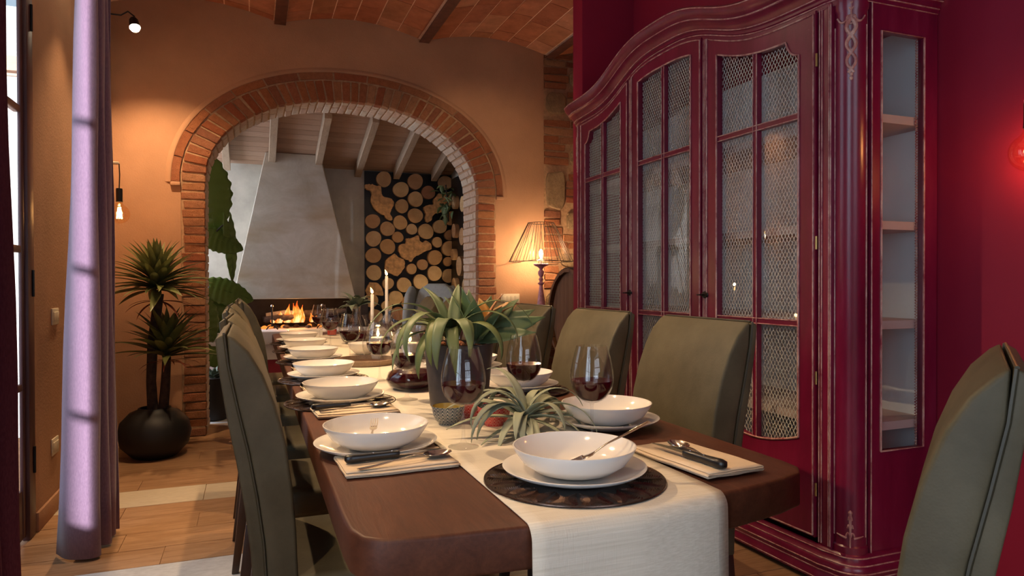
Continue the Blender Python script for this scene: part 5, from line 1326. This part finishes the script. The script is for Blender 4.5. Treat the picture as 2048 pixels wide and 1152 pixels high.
# eucalyptus-like plant in a glass vase at the far end of the table
ev = thing('leafy_vase', 'glass vase with grey-green leaves at the far end of the table', 'vase', (.66, 4.72, TR))
MB().lathe([(.001, 0), (.045, 0), (.05, .01), (.055, .06), (.028, .15), (.022, .20), (.04, .27), (.039, .27), (.020, .20), (.026, .15), (.052, .06), (.001, .005)], 28).build('vase', 'glass_clear', ev, smooth=60)
for k in range(17):
    az = k * 2.4; mk_leaf(ev, 'leaf_eucalyptus', q.uniform(.13, .2), .028, 1.3, az, rad(q.uniform(25, 80)), (0, 0, .21), q.uniform(-.4, .4), n=8, fold=.1, base_w=.3)

# ================================================================== CANDLES, CARAFES, TRAY
def taper(label, x, y, top, r_=.0105):
    c = thing('taper_candle', label, 'candle', (x, y, TR), 0, 'tall white taper candles')
    MB().lathe([(.045, 0), (.046, .004), (.02, .012), (.008, .03), (.007, .10), (.015, .115), (.0145, .145), (.011, .145)], 20, cap=True).build('candlestick', 'glass_clear', c, smooth=50)
    h = top - TR
    MB().lathe([(.0085, .118), (r_, .15), (r_ - .001, h - .004), (r_ - .004, h), (.001, h - .002)], 20).build('candle', 'wax', c, smooth=50)
    MB().tube([(0, 0, h - .003), (.001, 0, h + .008)], .0012, 5).build('wick', 'black_iron', c)
    P = []
    for i in range(10):
        t = i / 9; rr_ = .0085 * sin(pi * min(1, t ** .7 * .95 + .05)) * (1 - t * .35) + .0004; P.append([(rr_ * cos(a) - .010 * t * t, rr_ * sin(a), h + .004 + .036 * t) for a in lin(0, 2 * pi, 11)[:-1]])
    MB().grid(P, close_v=True).build('flame', 'flame', c, smooth=80)
    lamp('candle_light', 'POINT', (x, y, top + .05), .9, (1, .55, .22), shadow_soft_size=.012)
taper('shorter lit taper candle left of the two', .655, 4.02, 1.083)
taper('taller lit taper candle right of the two', .80, 4.35, 1.193)
def hurricane(label, x, y, s_=1.0, ch=.10):
    c = thing('hurricane_candle', label, 'candle holder', (x, y, TR), 0, 'pillar candles in glass hurricanes')
    pr = [(.045, .0), (.062, .012), (.076, .05), (.078, .09), (.066, .14), (.060, .165), (.066, .195), (.080, .225)]
    pr = [(a * s_, b * s_) for a, b in pr]
    MB().lathe([(.001, 0)] + pr + [(a - .0025, b + (.002 if b < .03 else 0)) for a, b in pr[::-1]] + [(.001, .006)], 40).build('glass_shade', 'glass_clear', c, smooth=60)
    MB().lathe([(.001, .008), (.034, .008), (.035, .012), (.035, ch - .004), (.031, ch), (.001, ch - .004)], 28).build('candle', 'wax', c, smooth=40)
    MB().tube([(0, 0, ch - .006), (0, 0, ch + .008)], .0013, 5).build('wick', 'black_iron', c)
    MB().lathe([(.001, 0), (.007, .008), (.008, .014), (.004, .028), (.0005, .042)], 10).build('flame', 'flame', c, loc=(0, 0, ch + .002), smooth=80)
    lamp('candle_light', 'POINT', (x, y, TR + ch + .05), .5, (1, .55, .22), shadow_soft_size=.012)
hurricane('glass hurricane with white pillar candle behind the wooden tray', .585, 3.42, 1.0, .115)
hurricane('glass hurricane with taller pillar candle behind the planter leaves', .615, 2.82, .95, .135)
def carafe(label, loc, wine_):
    c = thing('wine_decanter', label, 'decanter', loc)
    pr = [(.055, 0), (.085, .012), (.098, .035), (.088, .06), (.05, .085), (.024, .12), (.017, .17), (.018, .21), (.028, .235)]
    MB().lathe([(.001, 0)] + pr + [(a - .002, b + (.002 if b < .02 else 0)) for a, b in pr[::-1]] + [(.001, .003)], 36).build('glass_body', 'glass_clear', c, smooth=60)
    if wine_: MB().lathe([(.001, .004), (.052, .004), (.082, .015), (.094, .035), (.086, .056), (.078, .064), (.001, .064)], 36).build('red_wine', 'wine', c, smooth=40)
carafe('glass decanter of red wine behind the planter', (.545, 2.45, TR), True)
carafe('glass decanter near the far taper candles', (.62, 4.42, TR), True)
tr_ = thing('serving_tray', 'round wooden serving tray with pale rim on the runner', 'tray', (.50, 3.28, TR))
MB().lathe([(.001, 0), (.135, 0), (.142, .004), (.146, .026), (.142, .027), (.137, .008), (.001, .006)], 48).build('rim', 'rafter_wood', tr_, smooth=50)
MB().lathe([(.001, .0065), (.134, .0085)], 40).build('base', 'barrel_wood', tr_, smooth=50)
sb = MB().lathe([(.001, 0), (.035, 0), (.05, .01), (.075, .035), (.085, .062), (.083, .063), (.07, .036), (.04, .012), (.001, .008)], 40).build('salad_bowl', 'porcelain', None, loc=(.60, 2.64, TR), smooth=60); tag(sb, 'white salad bowl on the runner behind the decanter', 'bowl')
sb2 = copy_tree(sb, 'white salad bowl on the runner beyond the wooden tray', (.56, 3.72, TR))
bx_ = thing('serving_dish', 'white rectangular dish with ring handle at the far table end', 'dish', (.36, 5.22, TZ + .0045))
m = MB(); m.box((-.12, -.06, 0), (.12, .06, .006)); m.box((-.12, -.06, .006), (.12, -.054, .04)); m.box((-.12, .054, .006), (.12, .06, .04)); m.box((-.12, -.054, .006), (-.114, .054, .04)); m.box((.114, -.054, .006), (.12, .054, .04))
m.build('tray_body', 'porcelain', bx_, smooth=0)
MB().tube([(.137 + .016 * cos(a), 0, .04 + .016 * sin(a)) for a in lin(0, 2 * pi, 21)], .004, 8, cap=False).build('ring_handle', 'porcelain', bx_)
rg = thing('red_drink_glass', 'short tumbler with red drink at the far table end', 'glass', (.545, 5.15, TR))
MB().lathe([(.001, 0), (.034, 0), (.038, .09), (.0365, .09), (.033, .004), (.001, .004)], 28).build('glass_body', 'glass_clear', rg, smooth=50)
MB().lathe([(.001, .005), (.032, .005), (.0345, .045), (.001, .045)], 28).build('drink', 'water_tint', rg, smooth=40)

# ================================================================== ARMCHAIRS by the fire
def wingback(label, loc, rz, mat, cush):
    t = thing('wing_armchair', label, 'armchair', loc, rz)
    P = [(-.26, .42), (-.27, .7), (-.25, .95), (-.21, 1.08), (-.1, 1.14), (.1, 1.14), (.21, 1.08), (.25, .95), (.27, .7), (.26, .42)]
    MB().prism(P, lambda p, x: (x - .12 * (p[1] - .42), p[0], p[1]), -.30, -.18).build('backrest', mat, t, bevel=.03, seg=3, smooth=60)
    for s_ in (-1, 1):
        Pw = [(-.30, .45), (-.30, .9), (-.34, 1.08), (-.25, 1.12), (-.12, 1.04), (-.05, .86), (-.03, .68), (.28, .64), (.30, .60), (.30, .25), (-.30, .25)]
        MB().prism(Pw, lambda p, y: (p[0], y, p[1]), s_ * .26, s_ * .33).build('wing', mat, t, bevel=.025, seg=3, smooth=60)
    MB().box((-.25, -.26, .25), (.30, .26, .45)).build('seat', mat, t, bevel=.03, seg=3, smooth=60)
    for sx in (-.25, .25):
        for sy in (-.27, .27): MB().tube([(sx, sy, 0), (sx, sy, .25)], [.014, .022], 8).build('leg', 'dark_wood', t)
    return t
wingback('grey-blue wingback armchair in front of the log slice wall panel', (1.57, 6.42, 0), rad(-125), 'armchair_blue', 'armchair_cushion').scale = (.85, .85, 1)
wingback('second wingback armchair, mostly hidden behind the first one', (1.76, 6.98, 0), rad(-165), 'armchair_blue', 'armchair_cushion').scale = (.78, .78, .98)
